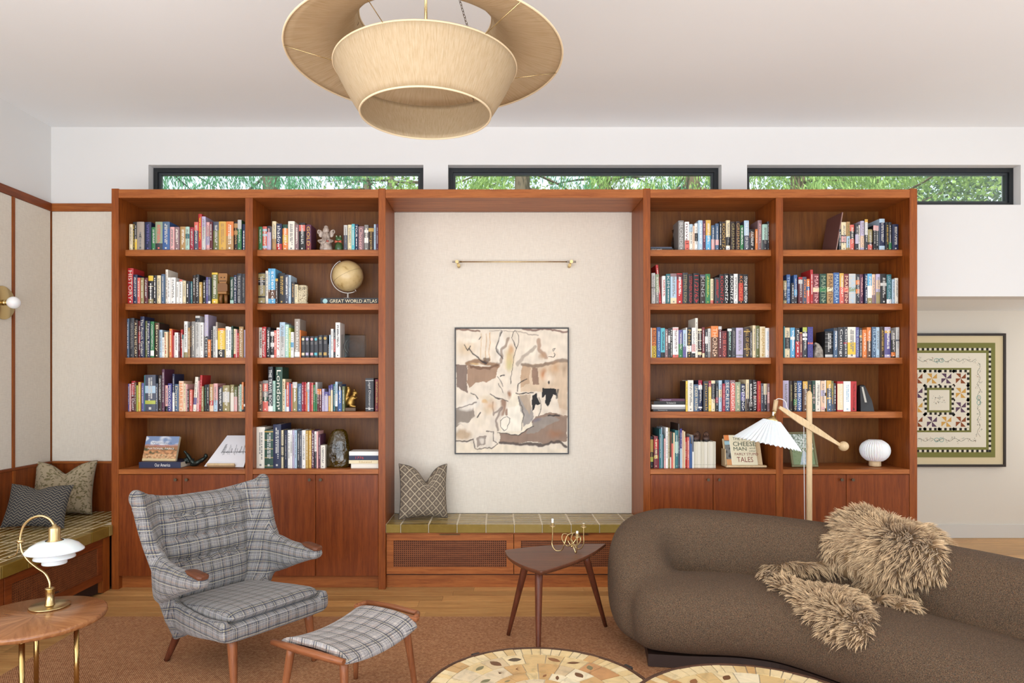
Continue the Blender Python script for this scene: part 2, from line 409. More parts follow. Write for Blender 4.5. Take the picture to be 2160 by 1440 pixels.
for y1, y0 in zip(ys, ys[1:]):
    MB().box(XL+.001, XL+.013, y0+.014, y1-.014, .936, 3.09, bev=.002).build('linen_panel', LINEN, wlp)
    MB().box(XL+.001, XL+.016, y0+.012, y1-.012, .3, .914).build('wainscot_panel', WD, wlp)
    MB().box(XL+.001, XL+.024, y0-.012, y0+.012, .3, .914).build('batten', WZ, wlp)
    MB().box(XL+.001, XL+.022, y0-.012, y0+.012, .936, 3.09).build('batten', WZ, wlp)

# ---------------- bookcases ----------------
X = [-3.0155, -2.96, -1.972, -1.913, -.932, -.877, 1.136, 1.191, 2.172, 2.227, 3.215, 3.2745]
ZTOP, ZH, ZCT = 3.122, 3.056, .937
SH = [2.668, 2.241, 1.812, 1.383]; YS = 5.27
def bookcase(x0, xa, xb, xc, xd, x1, label):
    t = thing('bookcase', label, 'bookcase', ((x0+x1)/2, YF, 0)); ox = -(x0+x1)/2
    def B(nm, a, b, y0, y1, z0, z1, m, bev=.0015, par=None, mbx=None):
        return MB().box(a+ox, b+ox, y0-YF, y1-YF, z0, z1, bev=bev).build(nm, m, par or t)
    B('side_panel', x0, xa, YF, YW-.03, 0, ZTOP+.006, WZ); B('side_panel', xd, x1, YF, YW-.03, 0, ZTOP+.006, WZ)
    B('divider', xb, xc, YF+.001, YB, .09, ZH, WZ)
    B('top_board', xa, xd, YF+.0, YB+.01, ZH, ZTOP, WX)
    B('base_plinth', xa, xd, YF+.05, YF+.07, .0, .095, WX)
    B('counter_board', xa, xb, YF+.001, YB, .899, ZCT, WX); B('counter_board', xc, xd, YF+.001, YB, .899, ZCT, WX)
    for a, b in ((xa, xb), (xc, xd)):
        B('back_panel', a, b, YB, YB+.012, ZCT, ZH, WB, 0)
        for z in SH: B('shelf', a+.001, b-.001, YS, YB, z-.05, z, WX)
        m = (a+b)/2
        for p, q, kx in ((a, m, m-.043), (m, b, m+.043)):
            d = B('cabinet_door', p+.002, q-.002, YF+.002, YF+.022, .104, .895, WD)
            k = MB(); k.tube([(kx+ox, .002, .858), (kx+ox, -.012, .858)], .005, 10); k.tube([(kx+ox, -.010, .858), (kx+ox, -.022, .858)], [.0105, .012], 14)
            k.build('knob', DBRASS, d)
        B('carcass', a, b, YF+.03, YB, .095, .899, WZ, 0)
    return t
bookcase(*X[:6], 'tall cherry wood bookcase left of the white niche, behind the plaid armchair')
bookcase(*X[6:], 'tall cherry wood bookcase right of the white niche, behind the brown sofa')
ns = thing('niche_surround', 'cherry wood header and pale linen back panel spanning between the two bookcases', 'panelling', (.13, YF, 0))
MB().box(X[5]-.13+.001, X[6]-.13-.001, 0, YB-YF+.01, ZH, ZTOP, bev=.0015).build('header_board', WX, ns)
MB().box(X[5]-.13+.001, X[6]-.13-.001, YB-YF+.02, YB-YF+.035, .508, ZH-.001).build('linen_panel', LINEN, ns)

# ---------------- tiled benches with cane fronts ----------------
def tilemat():
    t = NT('olive_glazed_tile', .12); oi = t.n('ShaderNodeObjectInfo'); v = t.coords('Object')
    n = t.noise(v, 9, 3, .6, .5); f = t.math('ADD', t.math('MULTIPLY', oi.outputs['Random'], .55), t.math('MULTIPLY', n, .5))
    t.col(t.ramp(f, [(.15, rgb('735a1c')), (.55, rgb('8c7436')), (.9, rgb('9c8650'))]))
    t.bump(t.noise(v, 26, 3, .6), .22, .003); t.b.inputs['Roughness'].default_value = .18; return t.m
TILE = tilemat(); GROUT = mat('d9cdb4', .9, 0, 'grout')
CANE = wood('cane_strands', '6b3a20', '8d5431', 'x', .5)
def cane(x0, x1, z0, z1, y, parent, sp=.0155, ax='x'):
    q = MB(); n = int((x1-x0)/sp); w = .0042
    def bx(a, b, c, d, e, f):
        if ax == 'x': q.box(a, b, c, d, e, f)
        else: q.box(c, d, a, b, e, f)
    for i in range(n+1):
        x = x0+(x1-x0)*i/n; bx(x-w, x+w, y, y+.0015, z0, z1)
    k = int((z1-z0)/sp)
    for i in range(k+1):
        z = z0+(z1-z0)*i/k; bx(x0, x1, y-.0012, y+.0004, z-w*.9, z+w*.9)
    o = q.build('cane_mesh', CANE, parent); o['kind'] = 'stuff'; return o
def grille(t, a, b, z0, z1, y, d, fw=.055, ax='x', mat_h=None):
    """framed cane door facing -d"""
    q = MB(); th = .02*d
    def bx(p, r, u, w):
        y0, y1 = sorted((y, y+th))
        if ax == 'x': q.box(p, r, y0, y1, u, w, bev=.0015)
        else: q.box(y0, y1, p, r, u, w, bev=.0015)
    bx(a, b, z1-fw*.9, z1); bx(a, b, z0, z0+fw); bx(a, a+fw, z0+fw, z1-fw*.9); bx(b-fw, b, z0+fw, z1-fw*.9)
    fo = q.build('door_frame', WX if ax == 'x' else WY, t)
    cane(a+fw, b-fw, z0+fw, z1-fw*.9, y+th*.5, fo, ax=ax)
    return fo
BZ = .506
nb = thing('window_bench', 'olive tiled bench with cane fronted cupboards set in the niche between the bookcases', 'bench', (0, 0, 0))
xa, xb = X[5]+.001, X[6]-.001
MB().box(xa, xb, YF+.012, YB+.02, .44, BZ-.0018).build('bench_slab', GROUT, nb)
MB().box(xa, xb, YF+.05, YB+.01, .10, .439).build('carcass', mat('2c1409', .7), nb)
MB().box(xa, xb, YF+.06, YF+.08, 0, .10).build('toe_kick', WX, nb)
MB().box(xa, xb, YF+.028, YF+.05, .425, .44).build('top_rail', WX, nb)
xm = (1084-VX)*.0037
for a, b in ((xa, xm), (xm, xb)):
    g = grille(nb, a+.002, b-.002, .112, .424, YF+.028, 1)
    MB().box((a+b)/2-.08, (a+b)/2+.08, YF+.008, YF+.03, .424, .428).build('tab_pull', mat('6f5b3c', .35, 1), g)
_tm = {}
def tile(w, d, h, loc, parent, nm='tile', ax='x'):
    k = (round(w, 3), round(d, 3), round(h, 3))
    if k not in _tm: _tm[k] = MB().box(-w/2, w/2, -d/2, d/2, -h/2, h/2, bev=.004).mesh('tile', TILE)
    o = link(nm, _tm[k], parent, loc, (random.uniform(-.004, .004)*(w < .1 or 1), random.uniform(-.004, .004), 0)); return o
edges = [xa]+[(q-VX)*.0037 for q in (845, 904, 964, 1025, 1085, 1144, 1205, 1265, 1325)]+[xb]
for a, b in zip(edges, edges[1:]):
    tile(b-a-.006, .066, .066, ((a+b)/2, YF+.034, BZ-.033), nb, 'front_tile')
nrow = 5; dd = (YB+.016-(YF+.068))/nrow
for r in range(nrow):
    for a, b in zip(edges, edges[1:]):
        tile(b-a-.008, dd-.0085, .012, ((a+b)/2, YF+.069+dd*(r+.5), BZ-.006), nb)
lb = thing('window_bench', 'deep olive tiled bench with cane grilles running along the left wall', 'bench', (0, 0, 0))
XB = -3.0; y0, y1 = 2.3, YW-.03
MB().box(XL+.03, XB-.02, y0, y1, .43, BZ-.0018).build('bench_slab', GROUT, lb)
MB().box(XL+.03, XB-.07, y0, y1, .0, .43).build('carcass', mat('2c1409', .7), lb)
MB().box(XL+.03, XB-.10, y0, YF, .0, .09).build('toe_kick', WY, lb)
MB().box(XB-.07, XB-.028, YF-.085, YF-.002, 0, .44).build('end_post', WZ, lb)
MB().box(XB-.07, XB-.028, y0, YF-.085, .415, .44).build('top_rail', WY, lb)
b = YF-.086
while b > y0+.4:
    a = b-1.02; grille(lb, a+.004, b-.004, .095, .414, XB-.03, -1, fw=.06, ax='y'); 
    b = a
L = .222; ye = YF-.004; k = 0
while ye > y0+.05:
    ya = ye-(.05 if k == 0 else L)
    tile(.066, ye-ya-.006, .08, (XB-.033, (ya+ye)/2, BZ-.04), lb, 'front_tile'); ye = ya; k += 1
nx = 12; wx = (XB-.069-(XL+.03))/nx
for c in range(nx):
    x = XB-.069-wx*(c+.5); ye = y1
    while ye > y0+.05:
        ya = max(ye-.222, y0)
        if x+wx/2 > X[0]-.002 and ye > YF: pass
        tile(wx-.0105, ye-ya-.010, .012, (x, (ya+ye)/2, BZ-.006), lb); ye = ya

# ---------------- books ----------------
COLS = {  # code: (hex, words)
 'w': ('efece6', 'white'), 'iv': ('e6dfd0', 'ivory'), 'cr': ('e3d3ac', 'cream'), 'bk': ('1e1d1f', 'black'), 'ch': ('35363b', 'charcoal'),
 'gy': ('85827e', 'grey'), 'lg': ('c6c4bf', 'light grey'), 'sv': ('a5a3a0', 'silvery grey'), 'tp': ('a3978a', 'taupe'), 'tn': ('b08a58', 'tan'),
 'br': ('5f402d', 'brown'), 'db': ('352620', 'dark brown'), 'mr': ('5e2229', 'maroon'), 'wn': ('7a3038', 'wine red'), 'rd': ('b52b2c', 'red'),
 'cm': ('9f2338', 'crimson'), 'co': ('d56a5c', 'coral'), 'or': ('dc8040', 'orange'), 'ye': ('e3c043', 'yellow'), 'mu': ('d3a64b', 'mustard yellow'),
 'kh': ('978a5c', 'khaki'), 'ol': ('6b7045', 'olive green'), 'lm': ('b0b850', 'lime green'), 'gr': ('357a4a', 'green'), 'dg': ('204536', 'dark green'),
 'sg': ('8f9c7f', 'sage green'), 'tl': ('2f6d72', 'teal'), 'mt': ('abcfc0', 'mint green'), 'sk': ('62aad2', 'sky blue'), 'lb': ('adc5d6', 'pale blue'),
 'bl': ('3c5f94', 'blue'), 'sb': ('4c647f', 'steel blue'), 'nv': ('202848', 'navy blue'), 'in': ('3c3880', 'indigo'), 'vi': ('5d5790', 'violet'),
 'li': ('bab0ca', 'lilac'), 'pl': ('5a3048', 'plum'), 'mv': ('8a6d70', 'mauve'), 'pk': ('dfa9a6', 'pink'), 'pc': ('e6c2a4', 'peach'),
 'go': ('bd9a50', 'gold'), 'tq': ('5ab4c0', 'turquoise'), 'sl': ('4b5060', 'slate grey')}
def cmat(c): return mat(COLS[c][0], .5, 0, 'book_cover_'+COLS[c][1].replace(' ', '_'))
PAGES = mat('d9cfba', .9, 0, 'book_pages')
SHELVES = {
 'A1': ('second', 230, 7.2, 980, 2.668, """300 355 580 cr|355 385 545 bk t:THE:ye|385 420 545 bk b.6-1:ye|420 530 545 tp t:A:gy|535 632 545 nv s:vi|632 700 622 gr|700 812 545 sg b.75-1:ch s:co
812 922 545 bl b.0-.25:sb|922 990 622 pk|990 1065 622 mv|1070 1160 615 tn|1160 1218 620 mt b.3-.5:tl|1218 1278 625 cm|1282 1350 545 sl b.0-.3:co|1350 1405 425 rd s:ye|1405 1465 465 li b.3-1:lg|1465 1525 545 pk b.5-.8:li
1525 1570 545 mr s:w|1570 1665 540 ol b.0-.3:sl|1665 1775 540 mu s:tn|1775 1888 540 or b.5-1:tn|1888 1950 545 bk b.05-.2:tn b.3-.45:tn s:tn|1950 2010 515 gr b.0-.3:lg|2010 2068 575 nv t:&:w"""),
 'A2': ('', 250, 7.714, 770, 2.241, """130 225 187 rd t:HISTORY:iv|228 300 293 nv|303 350 343 co|353 408 343 kh|408 468 343 mr|470 555 297 bk b.02-.2:ye b.38-.4:cr b.82-.98:kh t:X:w|565 620 305 bk s:w|620 685 305 cr|695 750 285 sb|752 793 207 iv t:cookery:mr|795 846 340 w|848 928 340 w s:gy
942 984 410 w|985 1035 372 w b.0-.08:co|1037 1085 392 cr|1086 1140 395 bk s:w|1141 1160 400 nv|1161 1192 400 tl|1193 1248 300 db|1250 1310 290 bk|1311 1358 415 go|1361 1410 380 bk s:w|1415 1455 330 vi|1458 1500 335 sl b.9-1:w|1510 1605 258 ye b.06-.84:ol
1810 1870 330 dg b.86-1:mt|1872 1920 300 nv t:SPACE:w|1921 2000 275 ch t:THE_BLACK_HOLE_WAR:lg|2003 2062 280 ch s:gy"""),
 'A3': ('', 250, 7.714, 805, 1.812, """125 160 170 sb s:w|162 240 160 ch s:gy|245 302 190 db t:A_MAN_&_HIS_CAR:cr|303 350 205 mr b.3-.6:rd|352 420 135 nv t:The_French_Garden:iv|422 466 205 ol|467 513 210 nv t:French_Roots:w|515 573 215 gr b.5-.7:gr b.8-.95:w|575 652 235 db b.0-.2:br t:Botany:cr
655 703 350 lb|705 743 475 w|745 800 385 cr t:novel:rd|820 864 335 or|865 884 350 rd|885 909 440 pk|910 970 395 w|971 1001 400 mr|1002 1034 345 rd|1036 1061 430 lg b.0-.2:tl|1062 1118 213 w b.85-1:kh|1120 1154 315 tn|1156 1189 225 db s:tn|1191 1248 215 gy|1250 1324 125 lg b.05-.15:ch|1325 1382 232 w
1388 1449 103 li b.5-1:ch t:PARADISE:lg|1450 1500 510 or|1501 1524 310 bk s:w|1526 1580 290 lg|1581 1610 225 tp b.5-1:w|1612 1728 325 ye b.0-.08:or b.72-1:bk t:Running:iv|1730 1785 295 w|1786 1831 305 w s:bl|1832 1864 290 dg|1866 1904 335 cr b.87-1:rd|1905 1930 345 pk|1931 1960 405 rd|1962 2034 300 tn t:Northwest:iv|2036 2062 350 li"""),
 'A4': ('', 250, 7.714, 835, 1.383, """135 163 385 vi|165 192 385 pk|195 258 340 rd b.45-1:mr t:House_Dust:w|262 291 360 br|292 314 410 lm|315 353 357 mu|358 402 372 vi|403 425 245 tl|427 598 240 sl b.3-.5:lb b.7-.8:lm|600 640 380 sl|642 698 250 db|700 744 148 pl|746 798 410 pk b.8-1:bk
801 864 380 in t:MIXOLOGY:w|866 903 225 nv b.5-1:w|905 968 390 sb t:Dinner:cr|970 1049 340 pc t:HARRIET:or|1051 1084 380 cr|1086 1114 390 pk|1116 1149 475 db|1151 1200 480 co|1206 1256 275 iv b.6-.8:vi a:4|1258 1309 335 pk|1311 1345 245 rd s:pk a:2|1346 1384 425 kh|1386 1429 400 bk s:gr|1431 1477 395 bk
1479 1544 390 tn b.6-.78:rd b.78-1:pc|1546 1613 380 pk b.6-1:lb|1615 1689 420 ch s:w b.0-.05:mr|1691 1803 410 kh b.25-.65:lg|1806 1866 400 kh b.3-1:iv|1868 1924 435 ol b.4-1:pk|1936 1969 420 tp|1970 2004 395 mt|2006 2038 357 or b.93-1:bk|2040 2062 430 db b.7-.8:w"""),
 'B1': ('second', 525, 7.2, 612, 2.668, """140 196 250 gr|200 268 245 co b.1-.2:lb b.3-.4:lb b.8-.9:lb|270 331 240 li b.0-.25:ch s:pk|352 412 170 cr b.6-1:tn|415 498 205 nv b.75-1:rd t:shadow:w|505 588 215 or b.0-.15:dg b.4-.7:mu|590 688 165 iv|690 750 215 mv|755 850 187 bk b.08-.3:co s:lg|860 940 217 pl b.7-1:wn t:GOLD:mu
1440 1495 228 lg b.4-1:sl|1497 1556 217 cr|1558 1607 210 tq|1608 1655 212 nv t:FOUR:w|1660 1745 245 mv t:Chosen:pk|1748 1812 220 gy b.2-.3:w b.5-.7:w|1815 1896 255 db b.05-.2:go t:Divergent:go|1898 1930 215 lb|1932 1968 212 pl"""),
 'B2': ('', 530, 7.714, 768, 2.241, """80 190 262 bk b.03-.17:kh b.2-.22:go b.26-.3:gy b.4-.75:kh b.8-.97:kh|192 241 225 iv|243 284 190 sk b.6-.85:br|286 366 193 sk b.6-.85:br t:science:w|370 414 355 db b.0-.1:mu|415 524 262 bk s:go d:.19|526 594 290 sl s:w|596 634 300 lb|636 693 405 ch s:tn|696 750 450 cr"""),
 'B3': ('', 530, 7.714, 725, 1.812, """82 145 232 iv s:ch|150 216 222 rd t:Parisian_Flavours:w|218 284 230 bk s:w|286 345 280 bk b.05-.2:w b.45-.6:w b.9-1:w|347 387 278 co s:w|388 450 233 w t:pastry:rd|452 540 148 lb b.4-1:lg|542 603 185 mt t:kitchen:w|605 638 240 lm|640 688 308 w b.4-.6:sk|695 784 92 tp b.85-.97:w t:cooking:w|785 803 275 or
805 871 375 ch o:cr|875 943 375 ch o:li|946 1012 375 ch o:pk|1016 1083 375 ch o:tq|1090 1159 358 ch o:kh|1161 1236 358 ch o:go|1240 1267 500 db|1268 1289 355 lb|1291 1334 255 w|1336 1367 260 ch b.35-.8:rd|1369 1445 153 w s:ch"""),
 'B4': ('', 530, 7.714, 833, 1.383, """95 168 342 br s:cr|170 258 328 gy b.1-.35:co b.53-.67:dg b.67-1:co|262 338 105 ch b.88-1:w t:THE_TRAVEL_BOOK:w|342 386 335 mt|388 500 110 dg t:London:iv|501 548 305 cr s:br|550 570 470 lb|572 616 357 co b.84-1:w s:w|617 640 375 vi|642 668 385 co|670 746 355 kh b.0-.2:lg s:w
748 820 380 sb s:lb|822 856 357 cm s:w|857 890 357 rd s:pk|891 914 375 tp b.3-1:or|916 948 357 w b.25-1:lb|950 975 365 cm|976 1004 365 co|1005 1036 400 gr|1038 1072 357 lg b.4-1:gr|1073 1106 465 mr b.0-.25:or s:w|1107 1141 465 mr b.0-.25:or s:w|1142 1184 465 li|1186 1250 512 vi b.2-1:li|1255 1288 410 in b.4-1:mu
1290 1326 395 vi b.2-1:cr|1328 1362 388 tl|1364 1404 350 lb b.4-.83:w b.83-1:ch|1406 1471 390 bl b.0-.22:bk s:w|1478 1520 425 ol|1855 1990 292 ch b.06-.08:lg b.9-.92:lg t:Legal_Dictionary:lg d:.2|2008 2068 310 wn s:go"""),
 'B5': ('', 530, 7.714, 832, .937, """55 195 165 iv d:.23|200 343 210 dg b.03-.06:go b.25-.28:kh b.48-.51:kh b.71-.74:kh b.93-.95:kh d:.2|348 478 120 nv d:.26|482 521 215 cr b.4-.44:ch b.66-.7:ch|523 548 215 bk|550 579 215 nv|582 632 215 w s:gy|633 665 215 w b.3-.6:lg|666 700 215 li|701 740 215 lb|742 784 220 ch|786 821 220 sl
823 884 215 w s:gy|886 930 220 go|932 975 220 mu|977 1018 215 pl t:AMERICAN:iv|1020 1062 235 w b.55-1:ch|1063 1089 235 pk|1091 1122 290 pl|1124 1200 460 iv"""),
 'C1': ('second', 1360, 7.714, 660, 2.668, """550 640 172 gy t:BLONDE:lg|652 724 195 w b.65-1:co t:novel:mr|728 782 232 iv b.0-.3:lb|785 817 260 pc|819 868 215 w b.36-.65:bk|870 941 172 lb s:w|943 995 175 pl s:pk|998 1082 162 mu b.5-1:sk|1092 1149 245 sb b.55-1:pk|1151 1206 222 sb b.6-.8:pk|1215 1250 190 bk s:w
1253 1330 188 db t:KOONTZ:go|1332 1398 165 cr b.55-.83:bk b.85-1:w|1401 1475 187 db t:GRISHAM:kh|1479 1552 187 db t:GRISHAM:tn|1560 1617 245 gr s:w|1619 1700 172 sl b.0-.5:lb t:THE_BOOK_OF_DUST:w|1703 1801 310 bk b.15-.4:br|1805 1845 310 or|1852 1919 165 mv s:pk|1921 2009 235 mt b.6-1:ch|2011 2045 185 ch"""),
 'C2': ('', 1360, 7.714, 690, 2.241, """110 172 187 lg b.45-.5:gy|175 233 205 sg b.6-1:gy|236 278 50 rd a:-5|286 346 232 w s:rd|348 416 203 tl t:KIM:lg|419 520 195 lb b.0-.1:mv b.8-1:cr|523 616 192 rd b.03-.2:mr s:w|620 705 180 ch t:STEPHEN_KING:kh|710 786 205 bk t:STEPHEN_KING:rd|790 888 190 bk t:11/22/63:rd|900 988 212 db b.0-.1:sl t:KING:sv
991 1072 200 gr s:lm|1076 1128 278 cr b.85-1:co|1136 1218 262 ch s:rd|1220 1297 205 bk t:KOONTZ:rd|1300 1375 195 bk t:KOONTZ:w|1378 1448 205 bk t:KOONTZ:w|1451 1525 198 w|1528 1603 205 bk b.3-.9:rd t:KOONTZ:or|1606 1688 208 bk t:STONE_BROTHERS:w"""),
 'C3': ('', 1360, 7.714, 720, 1.812, """97 118 232 iv|120 192 235 or b.6-1:ye t:ROBIN_COOK:bk|195 260 225 bl s:lb|262 332 237 tq b.82-1:bk s:ch|333 382 255 mv|383 414 240 ch b.25-.5:w|416 455 235 bk t:PALEO:w|457 552 225 w b.02-.1:pk b.9-1:co s:mv|553 619 268 vi b.5-1:gr|620 672 268 lb b.6-1:vi|674 692 230 w|693 764 230 bk b.6-.8:w t:Nelson:go|767 825 232 w b.55-.8:pk b.85-1:bk|827 870 75 iv d:.2
872 935 247 db b.0-.08:cr b.13-.15:cr b.4-.42:cr b.7-.72:cr b.8-.9:cr|938 978 225 wn b.85-1:cr|980 1026 260 ch b.25-.5:w|1028 1078 245 lg b.8-1:gy|1080 1196 205 or b.35-1:br t:THORNS:pc|1198 1253 210 mr b.0-.1:lg s:w|1255 1341 285 mr t:TO_BE_KING:co|1345 1415 240 bk s:mt b.02-.1:w|1420 1486 232 ch s:gy|1490 1607 232 li b.9-.94:gy|1610 1716 225 db t:FALL_OF_GIANTS:go b.12-.16:go b.7-.73:go|1718 1752 285 ch t:DANGEROUS_LIVES:w
1755 1804 195 cr|1806 1876 198 db b.0-1:ol|1880 1970 212 cr t:BENJAMIN:go|1978 2042 235 w s:lb"""),
 'C4': ('', 1360, 7.714, 678, 1.383, """664 698 182 db b.0-1:ye s:ol|702 796 170 iv|800 877 238 sb t:UNDER_WATER:cr|880 945 170 nv b.0-.16:cm b.16-.3:w b.85-.9:w|955 1039 185 ch t:journal:go|1041 1089 180 ye b.0-.2:cm|1091 1155 175 cr b.1-.6:ch|1160 1202 220 bk b.5-.7:cm|1210 1265 172 lb b.3-.55:cr|1267 1310 225 cm s:pk|1312 1395 168 sb t:SECRETS:iv|1397 1476 170 co b.0-.1:mv t:CANDLELIGHT:w|1480 1569 200 sg s:cr
1572 1645 230 nv b.3-.6:vi t:EVENING:w|1648 1697 160 cr b.6-1:db|1699 1766 160 bk b.7-.85:gy s:w|1769 1835 165 bk t:STEVE_BERRY:w b.5-.6:mr|1840 1898 185 rd s:or|1900 1945 220 sl|1947 2010 225 ch b.0-.4:cr|2012 2050 225 mv b.3-.7:pk"""),
 'C5': ('', 1360, 7.714, 827, .937, """95 145 310 bk b.1-.5:go b.65-.8:lm s:go|148 218 305 wn b.1-.4:rd b.6-.7:go s:cr|219 234 360 cm|236 269 190 tl d:.24|271 285 165 lb|286 311 280 tl|313 341 345 pk|343 379 165 w d:.22|381 409 170 kh|411 432 230 br b.7-1:iv|434 461 250 co b.0-.3:dg|463 489 250 cr|492 546 210 tl b.3-.6:mt|549 577 105 db d:.24 b.4-1:sl|579 612 185 in b.5-1:lb
614 640 215 pc|641 658 230 cr|660 689 330 rd|691 724 320 co|726 749 320 bl|751 773 430 bl|775 798 290 w b.0-.5:sl"""),
 'D1': ('second', 1640, 7.714, 658, 2.668, """1012 1045 310 ch s:w|1047 1125 195 cr b.45-.49:ch b.49-.7:pk b.7-.73:ch|1130 1188 188 tn b.5-.9:lb t:NORA:ol|1190 1263 235 co b.25-.55:ch|1265 1320 225 ch b.4-.75:li|1322 1357 240 iv|1359 1420 175 li b.5-.9:pc t:BRAD_THOR:tp|1423 1476 150 ch b.0-.1:mu b.1-.5:lg t:Jackdaw:w|1480 1558 310 db b.0-.6:kh b.72-1:co|1560 1605 250 bk b.0-.2:pk s:lg|1607 1662 250 bk b.0-.2:pk s:lg
1665 1756 140 lb b.12-.85:nv s:lg d:.2|1760 1816 195 bk s:go|1818 1871 195 ch b.7-.95:gr|1875 1975 230 nv s:lg"""),
 'D2': ('', 1640, 7.714, 690, 2.241, """95 152 310 kh b.4-.85:ch|155 218 210 bl t:THE_BLUE:lb|222 270 350 ch s:w|275 332 215 bl b.5-.7:sk b.75-1:ch|342 411 252 mr b.0-.08:rd b.1-.25:lg|414 482 248 sl s:or|485 539 280 or b.3-.45:bl b.5-1:co|541 584 132 rd s:w|587 687 200 wn b.45-.6:cr t:MARTIN:pk|690 802 200 dg b.45-.6:gr t:MARTIN:sg|805 905 195 tn b.45-.6:cr t:MARTIN:br
908 1006 182 bl t:MANDELA:lb|1010 1080 190 mu b.45-1:co|1085 1166 200 wn b.45-.6:co t:MARTIN:pc|1168 1280 198 lg b.45-.6:sg t:MARTIN:lb|1283 1346 205 ch b.2-.35:or b.5-.65:or|1349 1413 205 pl s:pk|1418 1463 200 nv t:FINAL:w|1465 1541 198 sk b.4-.8:w b.8-1:kh|1543 1600 205 pc b.7-1:mv|1602 1669 205 li b.2-.5:pc b.6-1:kh|1672 1775 202 bk b.3-.4:lg s:lg|1780 1860 210 tl t:LIGHT_WE_CANNOT:lb b.84-1:w|1864 1911 290 lb|1913 1970 268 iv"""),
 'D3': ('', 1640, 7.714, 645, 1.812, """97 121 135 tl|123 208 155 cr b.33-.7:bk|216 291 155 sk b.3-.4:w s:w|294 361 165 ch b.45-1:rd t:Fury:w|365 411 230 wn b.0-.05:go s:cr|414 490 150 ch b.0-.15:lm b.2-.3:w b.35-.42:w|493 579 145 in b.5-.56:co t:ENDURANCE:vi
788 915 215 bk b.1-.12:gy b.25-.27:gy b.4-.42:gy b.55-.57:gy b.88-.98:lg|917 981 160 sb b.0-.1:ch s:w|985 1073 150 ch t:Cutting:w|1075 1142 145 ch t:Glimpse:w b.5-.55:cm|1145 1283 145 iv b.5-.9:ye|1285 1342 148 nv b.0-1:vi t:TIME_ON_EARTH:lb|1345 1386 160 ch b.25-.32:mu t:COLOR:w|1388 1455 190 or|1458 1526 150 or b.45-1:br|1535 1602 145 sb t:ISLAND:lb|1605 1672 148 lb|1680 1746 140 db s:go|1750 1846 145 li b.12-.2:mu b.2-.9:vi s:w|1860 1930 200 bk b.0-.35:gy b.8-.95:or s:w|1935 1990 150 lg b.4-.46:sl"""),
 'D4': ('', 1640, 7.714, 675, 1.383, """95 196 172 li|198 261 178 db s:kh|263 323 180 bk t:DAN_BROWN:cr b.6-.8:gr|326 409 178 bl t:DAN_BROWN:w|412 490 185 br b.0-.25:mu|492 566 180 bk s:go|570 619 178 dg b.55-.57:w s:pk|622 701 172 iv s:gy|705 770 180 pc b.3-.5:li b.85-.95:pk|776 800 170 w b.4-.5:ch b.9-1:ch|803 876 172 mu b.25-.55:sl b.6-1:sb|878 921 180 ol b.5-1:sl s:mu
924 970 215 ch s:w|975 1071 185 rd b.08-.95:cr|1076 1193 185 w s:lb|1196 1296 185 rd t:The_First_Wedding:db""")}
ORD = ['first', 'second', 'third', 'fourth', 'fifth', 'sixth', 'seventh', 'eighth', 'ninth', 'tenth', 'eleventh', 'twelfth']
def ordn(i):
    if i < 12: return ORD[i]
    j = i+1; return '%d%s' % (j, {1: 'st', 2: 'nd', 3: 'rd'}.get(j % 10 if j % 100 not in (11, 12, 13) else 0, 'th'))
BAYW = {'A': 'far left bay', 'B': 'bay left of niche', 'C': 'bay right of niche', 'D': 'far right bay'}
SHW = {'1': 'top shelf', '2': 'second shelf', '3': 'third shelf', '4': 'fourth shelf', '5': 'counter'}
def contrast(c):
    h = COLS[c][0]; L = sum(rgb(h)); return 'gy' if L > 1.4 else ('lg' if L < .5 else 'iv')
